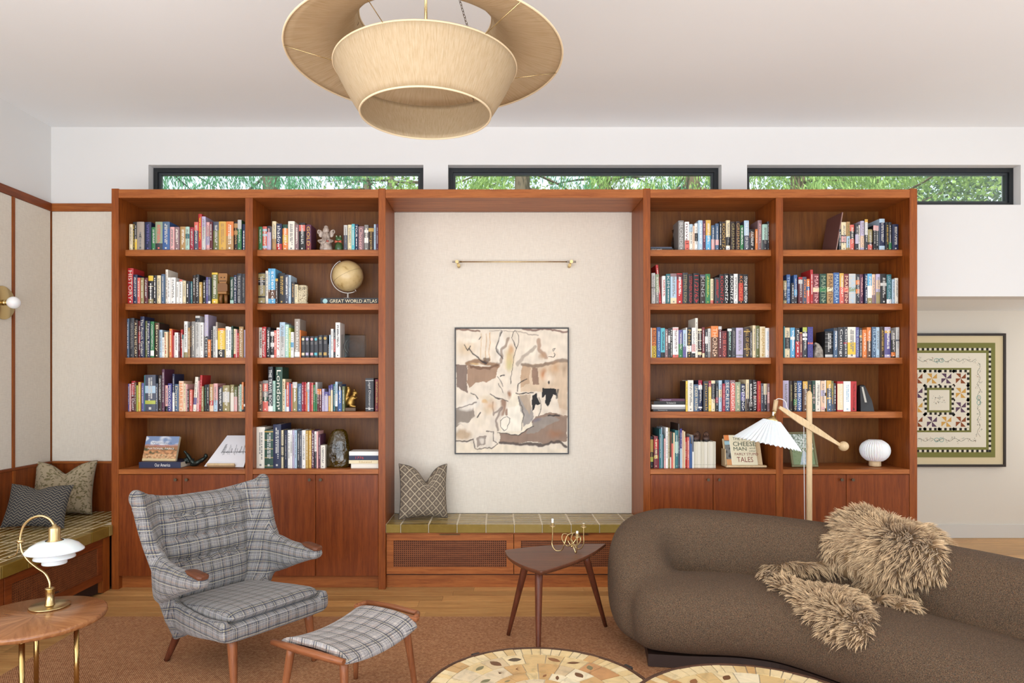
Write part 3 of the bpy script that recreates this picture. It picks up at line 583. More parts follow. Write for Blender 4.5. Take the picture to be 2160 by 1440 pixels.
def book_mb(w, h, d, spec, seed):
    """spine faces -y at y=0; origin bottom centre of the spine"""
    r = random.Random(seed); mats = [cmat(spec['c']), PAGES]; mb = MB()
    def mi(c):
        m = cmat(c)
        if m not in mats: mats.append(m)
        return mats.index(m)
    t = min(.0028, w*.12); hb = h*.985; bul = min(.005, w*.16)
    mb.box(-w/2, -w/2+t, bul, d, 0, h); mb.box(w/2-t, w/2, bul, d, 0, h)
    mb.box(-w/2+t, w/2-t, bul+t, d-.004, h*.008, h*.985, 1)
    cuts = sorted({0., 1.} | {1-a for a, b, c in spec['b']} | {1-b for a, b, c in spec['b']})
    K = 4; prof = [(-w/2+w*i/K, bul*(((i/K)*2-1)**2)) for i in range(K+1)]
    for z0, z1 in zip(cuts, cuts[1:]):
        m = 0; zm = 1-(z0+z1)/2
        for a, b, c in spec['b']:
            if a <= zm <= b: m = mi(c)
        n = len(mb.v)
        mb.v += [(x, y, z0*h) for x, y in prof]+[(x, y, z1*h) for x, y in prof]
        for i in range(K): mb.face([n+i, n+i+1, n+K+2+i, n+K+1+i], m, True)
    n = len(mb.v)   # closing caps of the spine
    for z in (0, h):
        n = len(mb.v); mb.v += [(x, y, z) for x, y in prof]+[(w/2, bul+t, z), (-w/2, bul+t, z)]; mb.face(list(range(n, n+K+3)), 0)
    n = len(mb.v); mb.v += [(-w/2, bul+t, 0), (w/2, bul+t, 0), (w/2, bul+t, h), (-w/2, bul+t, h)]; mb.face([n, n+1, n+2, n+3], 0)
    e = -.0006
    def bar(x0, x1, z0, z1, m): mb.quad((x0, e, z0), (x1, e, z0), (x1, e, z1), (x0, e, z1), m)
    if spec.get('o'):
        m = mi(spec['o'])
        for zc, rr, sq in ((h*.86, w*.33, 0), (h*.17, w*.34, 1)):
            mb.poly([(rr*math.cos(2*PI*i/12)*(1 if not sq else 1.05), e, zc+rr*math.sin(2*PI*i/12)*1.1) for i in range(12)] if not sq else [(-rr, e, zc-rr), (rr, e, zc-rr), (rr, e, zc+rr), (-rr, e, zc+rr)], m)
        g = mi('gy')
        for i in range(4): bar(-w*.28, w*.28, h*(.62+.035*i), h*(.635+.035*i), g)
    elif spec.get('t'):
        tx, tc = spec['t']; m = mi(tc); tx = tx.replace('_', ' '); n = max(len(tx), 1)
        ln = min(h*.82, n*w*.95) if n < 8 else h*.84; top = h*.93
        if n <= 1: addtext(mb, tx, (0, e, h*.5), (1, 0, 0), (0, 0, 1), w*.5, w*.6, m)
        else: addtext(mb, tx, (0, e, top-ln/2), (0, 0, -1), (1, 0, 0), ln, min(w*.62, ln/n*1.6), m)
        if ln < h*.6:
            z = top-ln-h*.05
            while z > h*.16: k = r.uniform(.012, .03)*1; bar(-w*.1, w*.12, z-k, z, m); z -= k+.004
        bar(-w*.12, w*.12, h*.045, h*.045+w*.25, m)
    elif w > .012 or spec.get('s'):
        c = spec.get('s') or contrast(spec['c']); m = mi(c); cols = [(-.16, .0), (.06, .22)] if w > .026 else [(-.13, .13)]
        for a, b in cols:
            z = h*r.uniform(.86, .93); end = h*r.uniform(.2, .35)
            while z > end:
                k = r.uniform(.004, .012); bar(w*a, w*b, z-k, z, m); z -= k+r.choice((.0015, .0015, .007))
        bar(-w*.12, w*.12, h*.05, h*.05+w*.24, m)
    return mb, mats
def parse(tok):
    p = tok.split(); s = dict(u0=float(p[0]), u1=float(p[1]), v=float(p[2]), c=p[3], b=[])
    for q in p[4:]:
        if q[0] == 'b' and q[1] in '.01': r, c = q[1:].split(':'); a, b = r.split('-'); s['b'].append((float(a), float(b), c))
        elif q[:2] == 't:': _, tx, tc = q.split(':'); s['t'] = (tx, tc)
        elif q[:2] == 's:': s['s'] = q[2:]
        elif q[:2] == 'o:': s['o'] = q[2:]
        elif q[:2] == 'a:': s['a'] = float(q[2:])
        elif q[:2] == 'd:': s['d'] = float(q[2:])
    return s
ALLB = []
for key, (_, ux, sc, vb, z, data) in SHELVES.items():
    Yb = 5.245 if key[1] == '5' else 5.30
    items = [parse(t) for t in data.replace('\n', '|').split('|') if t.strip()]
    for i, s in enumerate(items):
        s['key'] = key; s['i'] = i; s['h'] = (vb-s['v'])/sc*Yb/F; s['w'] = max((s['u1']-s['u0'])/sc*Yb/F-.0012, .003)
        s['x'] = (ux+(s['u0']+s['u1'])/2/sc-VX)*Yb/F; s['z'] = z; s['y'] = Yb+(random.uniform(-.006, .01)); s['n'] = len(items)
        s['area'] = s['h']*s['w']
    for s in items:
        same = [q for q in items if q['c'] == s['c']]; s['uniq'] = len(same) == 1; s['k'] = same.index(s); s['ns'] = len(same)
        mx = max(q['h'] for q in items); s['tall'] = s['h'] == mx
    bx0, bx1 = {'A': (X[1], X[2]), 'B': (X[3], X[4]), 'C': (X[7], X[8]), 'D': (X[9], X[10])}[key[0]]
    cur = bx0+.001
    for s in items:
        s['x'] = max(s['x'], cur+s['w']/2); cur = s['x']+s['w']/2+.0006
    cur = bx1-.001
    for s in items[::-1]:
        s['x'] = min(s['x'], cur-s['w']/2); cur = s['x']-s['w']/2-.0006
    ALLB += items
ALLB.sort(key=lambda s: -s['area'])
NBOOK = 276; rest = MB(); rmats = []
for q, s in enumerate(ALLB):
    d = s.get('d') or (.165 if s['h'] > .2 else .118)+random.uniform(-.008, .008)
    mb, mats = book_mb(s['w'], s['h'], d, s, q)
    lean = math.radians(s.get('a', 0)); M = Matrix.Translation((s['x'], s['y'], s['z']+.0005+abs(math.sin(lean))*s['w']/2)) @ Matrix.Rotation(lean, 4, 'Y')
    if q < NBOOK:
        word = COLS[s['c']][1]; bc = [COLS[c][1] for a, b, c in s['b'] if c != s['c']]
        look = word+(' tall' if s['h'] > .235 else ' small' if s['h'] < .17 else '')+(' thick' if s['w'] > .045 else ' thin' if s['w'] < .024 else '')+' book'
        if bc: look += ' with %s band' % bc[0]
        pl = '%s, %s' % (SHW[s['key'][1]], BAYW[s['key'][0]])
        if s['uniq']: lab = '%s, only %s book, %s' % (look, word, pl)
        elif s['ns'] == 2: lab = '%s, %s of two %s books, %s' % (look, 'left' if s['k'] == 0 else 'right', word, pl)
        else: lab = '%s, %s %s book from left, %s' % (look, ordn(s['k']), word, pl)
        if len(lab.split()) > 16: lab = lab.replace(' thick', '').replace(' thin', '').replace(' tall', '').replace(' small', '').replace('pale ', '') if len(lab.split()) > 16 else lab
        if len(lab.split()) > 16: lab = lab.replace(', only', ', sole').replace(' book from left', ' from left')
        if len(lab.split()) > 16: lab = lab.replace(' with %s band' % (bc[0] if bc else ''), '')
        if len(lab.split()) > 16: lab = lab.replace(' tall', '').replace(' small', '').replace(' thick', '').replace(' thin', '')
        if len(lab.split()) > 16: lab = lab.replace('of two %s books' % word, 'of two')
        o = link('book', mb.mesh('book', mats), None); o.matrix_world = M
        tag(o, lab, 'book', 'books on the %s of the %s' % (SHW[s['key'][1]], BAYW[s['key'][0]]))
    else:
        mp = []
        for m in mats:
            if m not in rmats: rmats.append(m)
            mp.append(rmats.index(m))
        n = len(rest.v); rest.v += [tuple(M @ Vector(p)) for p in mb.v]
        for f, mi_, sm in zip(mb.f, mb.mi, mb.sm): rest.face([n+i for i in f], mp[mi_], sm)
tag(rest.build('narrow_books', rmats), 'thin booklets and narrow paperbacks wedged between the larger books on all the shelves', 'books', None, 'stuff')
def flat_book(x0, x1, y, z, th, col, label, text=None, tcol='w', depth=.17, tfrac=(.1, .7), loc='', name='book', extra=None):
    w = x1-x0; mats = [cmat(col), PAGES, cmat(tcol)]; mb = MB(); t = .0025
    mb.box(-w/2, w/2, 0, depth, 0, t); mb.box(-w/2, w/2, 0, depth, th-t, th); mb.box(-w/2, w/2, 0, t, t, th-t); mb.box(-w/2+.003, w/2-.003, t, depth-.004, t, th-t, 1)
    if text: addtext(mb, text, (-w/2+w*(tfrac[0]+tfrac[1])/2, -.0006, th/2), (1, 0, 0), (0, 0, 1), w*(tfrac[1]-tfrac[0]), th*.55, 2)
    if extra: extra(mb, mats, w, th)
    o = mb.build(name, mats, None, ((x0+x1)/2, y, z)); tag(o, label, 'book', loc or 'books lying flat on the shelves'); return o
def pxr(p, Y): return (p-VX)*Y/F
def stack(ux, sc, uv, rows, z, Y, depth, grp):
    """rows bottom first: u0,u1,vtop,vbottom,col,label,text,tcol"""
    zz = z+.0005
    for u0, u1, a, b, c, lab, tx, tc, fr in rows:
        th = (b-a)/sc*Y/F; x0 = pxr(ux+u0/sc, Y); x1 = pxr(ux+u1/sc, Y)
        flat_book(x0, x1, Y+random.uniform(-.004, .006), zz, th, c, lab, tx, tc, depth, fr, grp); zz += th+.0006
stack(1360, 7.714, 0, [(97, 468, 613, 656, 'bk', 'black book lying flat at left end of top shelf, bottom one', 'GREAT WHITE', 'w', (.02, .5)),
                       (97, 445, 588, 611, 'sl', 'slate grey thin book lying on a black book, top shelf right of niche', None, 'w', (0, 1))], 2.668, 5.32, .15, 'flat books on top shelf right of niche')
stack(1360, 7.714, 0, [(140, 655, 640, 676, 'ch', 'charcoal book at the bottom of the five book pile right of niche', 'history', 'lg', (.15, .45)),
                       (112, 660, 602, 638, 'sv', 'silvery book second from bottom in the five book pile', None, 'lg', (.2, .6)),
                       (112, 660, 566, 600, 'w', 'white book in the middle of the five book pile', None, 'lg', (.2, .6)),
                       (150, 660, 505, 562, 'bk', 'black book second from top in the five book pile', 'The Handmade Life', 'lg', (.4, .7)),
                       (250, 655, 462, 500, 'pl', 'thin purple book on top of the five book pile', 'memoir', 'li', (.1, .45))], 1.383, 5.31, .15, 'five book pile right of niche')
stack(530, 7.714, 0, [(1622, 2066, 750, 826, 'iv', 'ivory book at the bottom of the pile beside the brown glass sculpture', None, 'w', (0, 1)),
                      (1590, 2066, 690, 745, 'cr', 'cream book second from bottom beside the brown glass sculpture', 'Educated', 'tn', (.35, .78)),
                      (1590, 2066, 614, 686, 'nv', 'navy book with red 1776 lettering beside the brown glass sculpture', '1776', 'rd', (.22, .5)),
                      (1590, 2066, 545, 610, 'w', 'white book topmost of the pile beside the brown glass sculpture', None, 'w', (0, 1))], .937, 5.24, .16, 'pile beside brown glass sculpture')
def _atl(mb, mats, w, th):
    mats.append(mat('9cc3c4', .4)); mb.poly([(-w*.42+th*.38*math.cos(a), -.0007, th/2+th*.38*math.sin(a)) for a in [2*PI*i/16 for i in range(16)]], 3)
flat_book(pxr(676, 5.32), pxr(798.5, 5.32), 5.32, 2.2415, .0505, 'bk', 'large black world atlas lying flat under the antique globe', 'GREAT WORLD ATLAS', 'cr', .26, (.16, .97), extra=_atl)
flat_book(pxr(293, 5.26), pxr(381, 5.26), 5.26, .9375, .047, 'nv', 'navy book lying under the national parks picture book', 'Our America', 'w', .24, (.38, .75))

# ---------------- rug ----------------
def rugmat():
    t = NT('sisal_rug', .95); v = t.coords('Object'); sp = t.n('ShaderNodeSeparateXYZ'); t.l(v, sp.inputs[0])
    sx = t.math('SINE', t.math('MULTIPLY', sp.outputs[0], 2*PI/.011)); sy = t.math('SINE', t.math('MULTIPLY', sp.outputs[1], 2*PI/.013))
    w = t.math('MULTIPLY', sx, sy); f = t.math('ADD', t.math('MULTIPLY', w, .28), t.noise(v, 70, 3, .7))
    big = t.noise(t.coords('Object', (1.2, 30, 1)), 2, 2)
    c = t.ramp(f, [(.28, rgb('7c4a2a')), (.5, rgb('b27a4e')), (.78, rgb('d8ac80'))])
    c = t.mix(t.math('MULTIPLY', big, .35), c, rgb('8a5434')); t.col(c); t.bump(w, .5, .003); return t.m
tag(MB().box(-2.73, 3.35, .9, 4.56, .0, .009, bev=.003).build('rug', rugmat()), 'large terracotta brown woven sisal rug under the seating group', 'rug')

# ---------------- plaid armchair and ottoman ----------------
def plaid(name, scale=1.0, base='8f8c8c'):
    t = NT(name, .95); tc = t.n('ShaderNodeTexCoord'); sp = t.n('ShaderNodeSeparateXYZ')
    mp = t.n('ShaderNodeMapping'); mp.inputs['Scale'].default_value = (scale,)*3; t.l(tc.outputs['UV'], mp.inputs[0])
    wob = t.noise(mp.outputs[0], 9, 2); ad = t.n('ShaderNodeVectorMath', operation='MULTIPLY_ADD')
    cb = t.n('ShaderNodeCombineXYZ'); t.l(wob, cb.inputs[0]); t.l(wob, cb.inputs[1]); t.l(cb.outputs[0], ad.inputs[0]); ad.inputs[1].default_value = (.012, .012, 0); t.l(mp.outputs[0], ad.inputs[2])
    t.l(ad.outputs[0], sp.inputs[0])
    fine = t.noise(mp.outputs[0], 420, 2, .8); fib = t.noise(mp.outputs[0], 130, 3, .8)
    c = t.ramp(t.math('ADD', t.math('MULTIPLY', fine, .55), t.math('MULTIPLY', fib, .45)), [(.33, tuple(x*.62 for x in rgb(base))), (.67, tuple(min(1, x*1.45) for x in rgb(base)))])
    def stripe(axis, period, off, w):
        p = t.math('FRACT', t.math('ADD', t.math('DIVIDE', sp.outputs[axis], period), off))
        return t.math('LESS_THAN', p, w)
    thread = t.math('GREATER_THAN', fine, .43)
    for axis in (0, 1):
        for per, off, w, colr, op in ((.062, .10, .10, '2c3042', .9), (.062, .30, .10, '2c3042', .8), (.062, .20, .08, '958a60', .45), (.062, .52, .05, 'c4bfb6', .5), (.062, .68, .20, '70707a', .35), (.124, .62, .025, 'd2cdc6', .6), (.031, .9, .14, '4a4c55', .45), (.124, .42, .03, '8f6a5a', .5)):
            s = t.math('MULTIPLY', t.math('MULTIPLY', stripe(axis, per, off, w), op), t.math('ADD', t.math('MULTIPLY', thread, .5), .5))
            c = t.mix(s, c, rgb(colr))
    t.col(c); t.bump(fine, .35, .002); t.b.inputs['Sheen Weight'].default_value = .15; return t.m
PLAID = plaid('plaid_wool', 1.0, '8d8881'); PLAID2 = plaid('plaid_wool_pale', .8, 'bdb4ac')
def se_ring(cx, cy, cz, rx, ry, n=24, p=2.6, ax='x', rot=0):
    """superellipse ring perpendicular to an axis"""
    out = []
    for k in range(n):
        a = 2*PI*k/n; c, s = math.cos(a), math.sin(a)
        u = rx*math.copysign(abs(c)**(2/p), c); w = ry*math.copysign(abs(s)**(2/p), s)
        if rot: u, w = u*math.cos(rot)-w*math.sin(rot), u*math.sin(rot)+w*math.cos(rot)
        out.append(Vector((cx, cy+u, cz+w)) if ax == 'x' else Vector((cx+u, cy, cz+w)) if ax == 'y' else Vector((cx+u, cy+w, cz)))
    return out
def gauss(x, m, s): return math.exp(-((x-m)/s)**2)
def lerp(a, b, t): return a+(b-a)*t
def interp(x, xs, ys): return float(np.interp(x, xs, ys))
def tapered_leg(top, foot, r0, r1, segs=14, m=0):
    top, foot = Vector(top), Vector(foot); q = MB(); pts = [top.lerp(foot, k/6) for k in range(7)]
    rr = [lerp(r0, r1, (k/6)**1.2) for k in range(7)]; q.tube(pts, rr, segs); return q
ch = thing('armchair', 'grey plaid winged armchair with wooden paw arm tips, angled toward the ottoman', 'armchair', (-1.505, 3.83, .0125), math.radians(-35.9))
def a_c(z): return interp(z, [.15, .28, .45, .7, 1.0], [-.275, -.295, -.325, -.385, -.45])
sh = MB(); pts = []; NU, NV = 41, 26
for j in range(NV):
    v = j/(NV-1)
    for i in range(NU):
        u = i/(NU-1)*2-1; au = abs(u); zt = .925+.072*au**2.5; z = lerp(.16, zt, v)
        w = interp(z, [.15, .3, .5, .75, 1.0], [.232, .302, .375, .402, .425]); d = interp(z, [.16, .42, .58, .72, .85, 1.0], [.10, .18, .235, .175, .15, .13])
        s = math.sin(u*PI/2*.98); a = a_c(z)+d*max(0, (au-.45)/.55)**1.7
        pts.append((a, w*(.82*u+.18*s)+0*u, z))
sh.grid(pts, NU, NV); body = solid(sh, .075)
for sg in (-1, 1): body.ball((a_c(.95)+.10, sg*.405, .955), (.055, .035, .055), 16, 10)
for sg in (-1, 1):
    R = []
    for k in range(15):
        t = k/14; a = lerp(-.27, .265, t**.9); yc = sg*interp(t, [0, .3, 1], [.33, .366, .362])
        zt = interp(t, [0, .2, .45, 1], [.74, .655, .625, .612]); zb = interp(t, [0, .3, .6, .85, 1], [.37, .42, .485, .53, .55]); hw = interp(t, [0, .3, .7, 1], [.03, .052, .052, .042])
        R.append(se_ring(a, yc, (zt+zb)/2, hw, (zt-zb)/2, 20, 2.3))
    R.append(se_ring(.285, sg*.362, .585, .028, .022, 20, 2.0)); body.loft(R)
R = []
for k in range(13):
    t = k/12; a = lerp(-.33, .405, t); hw = interp(t, [0, .35, .6, .9, 1], [.225, .275, .312, .335, .325]); hh = interp(t, [0, .1, .92, 1], [.045, .05, .052, .04])
    R.append(se_ring(a, 0, lerp(.205, .318, min(1, t*1.15)), hw, hh, 40, 5))
body.loft(R)
for sg in (-1, 1):   # raised seat rails with front ears
    R = []
    for k in range(11):
        t = k/10; a = lerp(-.33, .40, t); zt = interp(t, [0, .3, .75, 1], [.42, .38, .375, .40]); hw = .026
        zl = lerp(.21, .29, t); R.append(se_ring(a, sg*interp(t, [0, .4, 1], [.235, .285, .315]), (zt+zl)/2, hw, (zt-zl)/2, 16, 3))
    body.loft(R)
me = boxuv(fuse(body, .013, 7)); me.materials.append(PLAID); link('upholstered_shell', me, ch)
def cushion_loft(a0, a1, hw0, hw1, z0, z1, th, n=18, crown=.018):
    R = []
    for k in range(n+1):
        t = k/n; e = min(t, 1-t)*2; f = (1-(1-min(e/.22, 1))**2.2)**.5 if e < .22 else 1
        R.append(se_ring(lerp(a0, a1, t), 0, lerp(z0, z1, t), lerp(hw0, hw1, t)*(.93+.07*f), max(th/2*f, .006)+crown*math.sin(PI*t)*f*.5, 44, 4.5))
    q = MB(); q.loft(R); return q
q = cushion_loft(-.27, .385, .255, .29, .335, .395, .075)
me = boxuv(fuse(q, .012, 4)); me.materials.append(PLAID); link('seat_cushion', me, ch)
bk = MB(); pts = []; NU, NV = 61, 71; but = [(y, z) for z in (.575, .70, .825) for y in (-.155, -.0, .155)]
but += [(y, z) for z in (.575, .70, .825) for y in (-.078, .078)]
rowsz = (.575, .70, .825); colsy = (-.155, -.078, 0, .078, .155)
for j in range(NV):
    v = j/(NV-1); 
    for i in range(NU):
        u = i/(NU-1)*2-1; z = lerp(.35, .93, v); wv = interp(z, [.40, .6, .93], [.245, .285, .325]); y = u*wv
        edge = max(0, 1-(abs(u))**7)*max(0, 1-abs(2*v-1)**9); th = .085*edge**.5-.015
        dep = 0
        for r in rowsz: dep += .019*gauss(z, r+.006*math.sin(y*20), .011)*(1 if abs(y) < .20 else gauss(abs(y), .20, .03))
        for cc in colsy: dep += .006*gauss(y, cc, .010)*(1 if .55 < z < .86 else gauss(z, .70, .2))
        for r in rowsz:
            for cc in colsy: dep += .013*math.exp(-((z-r)**2+(y-cc)**2)/.00022)
        puff = .012*abs(math.sin((z-.575)/.125*PI)) if z > .55 else .01
        pts.append((a_c(z)+.028+th-dep+puff*edge, y, z))
bk.grid(pts, NU, NV, flip=True); bo = bk.mesh('back_cushion', PLAID); boxuv(bo); link('back_cushion', bo, ch)
btn = MB().ball((0, 0, 0), (.006, .009, .009), 12, 8).mesh('button', PLAID); boxuv(btn)
for r in rowsz:
    for cc in colsy: link('button', btn, ch, (a_c(r)+.028+.085-.015-.030, cc, r))
for sg in (-1, 1):   # wooden paws on the arm tips
    q = MB(); R = []
    for k in range(9):
        t = k/8; a = lerp(.135, .285, t); R.append(se_ring(a, sg*lerp(.366, .362, t), lerp(.622, .604, t)+.006, interp(t, [0, .3, .9, 1], [.020, .034, .034, .02]), interp(t, [0, .2, .9, 1], [.004, .012, .016, .008]), 16, 2.6))
    q.loft(R); q.build('arm_paw', WALNUT, ch)
for top, foot, r0, r1 in (((.33, -.24, .285), (.375, -.255, 0), .027, .015), ((.33, .24, .285), (.36, .262, 0), .027, .015), ((-.26, -.2, .18), (-.335, -.235, 0), .024, .015), ((-.26, .2, .18), (-.335, .235, 0), .024, .015)):
    tapered_leg(top, foot, r0, r1).build('leg', WALNUTZ if top[0] < 0 else TEAK, ch)

ot = thing('ottoman', 'grey plaid footstool with teak handles standing in front of the armchair', 'ottoman', (-.725, 3.275, .0125), math.radians(60))
NU, NV = 33, 25; top = MB(); pts = []
def otz(u, v): return .372+.030*abs(u)**2+.018*(1-v*v)-.002
for j in range(NV):
    v = j/(NV-1)*2-1
    for i in range(NU):
        u = i/(NU-1)*2-1; x = u*.255; y = .215*math.sin(v*PI/2*.999); drop = .042*(1-math.cos(v*PI/2))**1.3*2.2*.5
        pts.append((x, y, otz(u, v)-drop))
top.grid(pts, NU, NV); sd = solid(top, .03, -1); me = sd.mesh('seat_pad', PLAID2); boxuv(me); link('seat_pad', me, ot)
def rail(x0, sg, slot):
    q = MB(); n = 12; 
    if not slot:
        q.tube([(x0+sg*.02, -.225, .378), (x0+sg*.03, -.1, .384), (x0+sg*.03, .1, .384), (x0+sg*.02, .225, .378)], [.014, .017, .017, .014], 12)
    else:
        outer = [(x0-.01, -.215), (x0+.065, -.19), (x0+.075, -.17), (x0+.075, .17), (x0+.065, .19), (x0-.01, .215)]
        q.box(x0-.012, x0+.020, -.212, .212, .378, .402, bev=.006); q.tube([(x0+.055, -.17, .40), (x0+.062, 0, .404), (x0+.055, .17, .40)], [.014, .0145, .014], 12)
        for s in (-1, 1): q.tube([(x0, s*.19, .391), (x0+.03, s*.186, .395), (x0+.057, s*.168, .40)], [.014, .015, .0142], 12)
    return q
rail(-.27, -1, False).build('end_rail', TEAKX, ot); rail(.262, 1, True).build('handle_rail', TEAKX, ot)
MB().box(-.245, .245, -.17, .17, .325, .35, bev=.01).build('seat_frame', TEAK, ot)
for sx in (-1, 1):
    for sy in (-1, 1): tapered_leg((sx*.225, sy*.165, .365), (sx*.262, sy*.205, 0), .021, .0125).build('leg', TEAK, ot)

# ---------------- three cornered side table ----------------
tt = thing('side_table', 'three cornered walnut side table on three tapered legs, before the tiled bench', 'side table', (.33, 4.08, .0125))
cor = [Vector((.024-.33, 4.19-4.08, 0)), Vector((.237-.33, 3.69-4.08, 0)), Vector((.725-.33, 4.36-4.08, 0))]
def roundtri(cor, bulge, r, n=10):
    cen = sum(cor, Vector())/3; out = []; N = len(cor)
    for i in range(N):
        p = cor[i]; a = cor[i-1]; b = cor[(i+1) % N]; da = (a-p).normalized(); db = (b-p).normalized()
        s, e = p+da*r, p+db*r
        for k in range(n+1):
            t = k/n; out.append(s*(1-t)**2+p*2*t*(1-t)+e*t*t)
        q = b+(p-b).normalized()*r; m = (e+q)/2; od = (m-cen).normalized()*bulge
        for k in range(1, 10):
            t = k/10; out.append(e.lerp(q, t)+od*4*t*(1-t))
    return out
_c = sum(cor, Vector())/3; _k = []
for i in range(3):
    p_, n_ = cor[i], cor[(i+1) % 3]; e_ = (n_-p_); a_ = (cor[i-1]-p_).normalized(); b_ = e_.normalized()
    _k += [p_+a_*.055, p_+(_c-p_).normalized()*.026, p_+b_*.055]
    for f_, w_ in ((.3, .030), (.5, .038), (.7, .030)): m_ = p_+e_*f_; _k.append(m_+((m_-_c)-b_*(m_-_c).dot(b_)).normalized()*w_)
po = spline(_k, 6, closed=True); q = MB(); n = len(po); cen = Vector((.0, .0, 0))
rings = [[Vector((p.x*s, p.y*s, z)) for p in po] for s, z in ((.955, .522), (.99, .532), (1, .541), (.997, .546), (.99, .548))]
q.loft(rings); q.build('table_top', WALNUT, tt)
for tp, ft in (((-.14, .07), (.066-.33, 4.22-4.08)), ((-.09, -.20), (-.10, -.30)), ((.22, .14), (.71-.33, 4.37-4.08))):
    tapered_leg((tp[0], tp[1], .53), (ft[0], ft[1], 0), .024, .012).build('leg', WALNUTZ, tt)
# candle holder
chd = thing('candle_holder', 'brass knotted three arm candle holder on the three cornered table', 'candle holder', (.44, 4.13, .0125+.549))
s = .00295; OX = 1050+.44/4.13*F
def cp(px, py, y): return Vector(((px-OX)*s, y, (1164-py)*s))
arms = [[cp(1166, 1112, .02), cp(1166, 1135, .02), cp(1165, 1150, .02), cp(1172, 1160.5, .0), cp(1184, 1158, -.02), cp(1190, 1143, -.03), cp(1196, 1128, -.02), cp(1210, 1124, .0), cp(1222, 1130, .03), cp(1226, 1142, .03), cp(1218, 1149, .0), cp(1204, 1148, -.03), cp(1197, 1138, -.02)],
        [cp(1231, 1112, .0), cp(1231, 1130, .0), cp(1231, 1146, .0), cp(1226, 1157, .01), cp(1217, 1158, .03), cp(1206, 1140, .05), cp(1199, 1130, .03), cp(1188, 1128, .02), cp(1186, 1138, .0), cp(1196, 1149, -.03), cp(1208, 1140, -.05), cp(1216, 1128, -.04)],
        [cp(1215, 1128, -.06), cp(1215, 1145, -.06), cp(1213, 1162, -.05), cp(1208, 1150, -.04), cp(1204, 1138, .0), cp(1212, 1126, .03), cp(1226, 1136, .04), cp(1222, 1148, .02), cp(1206, 1150, -.02)]]
for a in arms: MB().tube(spline(a, 6), .0036, 8).build('arm', BRASS, chd)
for px, py, y, k in ((1166, 1112, .02, 0), (1231, 1112, 0, 1), (1215, 1128, -.06, 2)):
    c = cp(px, py, y); q = MB(); q.lathe([(0, -.002), (.017, 0), (.019, .003), (.009, .004), (.0095, .024), (.0075, .024), (.007, .006), (0, .006)], 18, c); q.build('candle_cup', BRASS, chd)
    o = MB().lathe([(0, 0), (.0072, 0), (.0072, (.042, .018, .030)[k]), (.005, (.044, .020, .032)[k]), (0, (.043, .019, .031)[k])], 14).tube([(0, 0, .018), (0, .001, (.05, .027, .038)[k])], .0008, 5, 1).build('candle', [mat('f1ece4', .45, Subsurface_Weight=.2), mat('2a2522', .8)], None, tuple(Vector(chd.location)+c+Vector((0, 0, .0065))))
    tag(o, ('white candle stub on the left arm of the brass holder, tallest of three', 'white candle stub on the right arm of the brass holder', 'white candle stub on the front middle arm of the brass holder')[k], 'candle', 'candle stubs in brass holder')
MB().ball(cp(1204, 1148, -.05), .007).build('ball_foot', BRASS, chd)

# ---------------- round mosaic coffee tables ----------------
STONE = []
for i, h in enumerate(('dcc08a', 'd3b27a', 'e2cb9c', 'c99f66', 'bf8a55', 'd9c4a0', 'cdb48c', 'e6d6b2')):
    t = NT('fossil_tile_%s' % h, .35); v = t.coords('Object'); nn = t.noise(v, 14, 5, .65, 1.0)
    t.col(t.ramp(nn, [(.3, tuple(x*.72 for x in rgb(h))), (.5, rgb(h)), (.75, tuple(min(1, x*1.15) for x in rgb(h)))])); t.bump(nn, .12, .002); STONE.append(t.m)
LEAFM = [mat('6b4526', .5), mat('8a5a33', .5), mat('574633', .5), mat('7a7350', .5)]
RIM = wood('dark_rim_wood', '3a2418', '5a3b29', 'x', .4)
def sector(r0, r1, a0, a1, z0, z1, n=3):
    q = MB(); g = .0022; rm = (r0+r1)/2; out = []
    def ring(r, da): return [(r*math.cos(lerp(a0+da, a1-da, k/n)), r*math.sin(lerp(a0+da, a1-da, k/n))) for k in range(n+1)]
    o = ring(r1-g, g/r1); i_ = ring(r0+g, g/max(r0, .02))[::-1]; q.prism(o+i_, z0, z1); return q
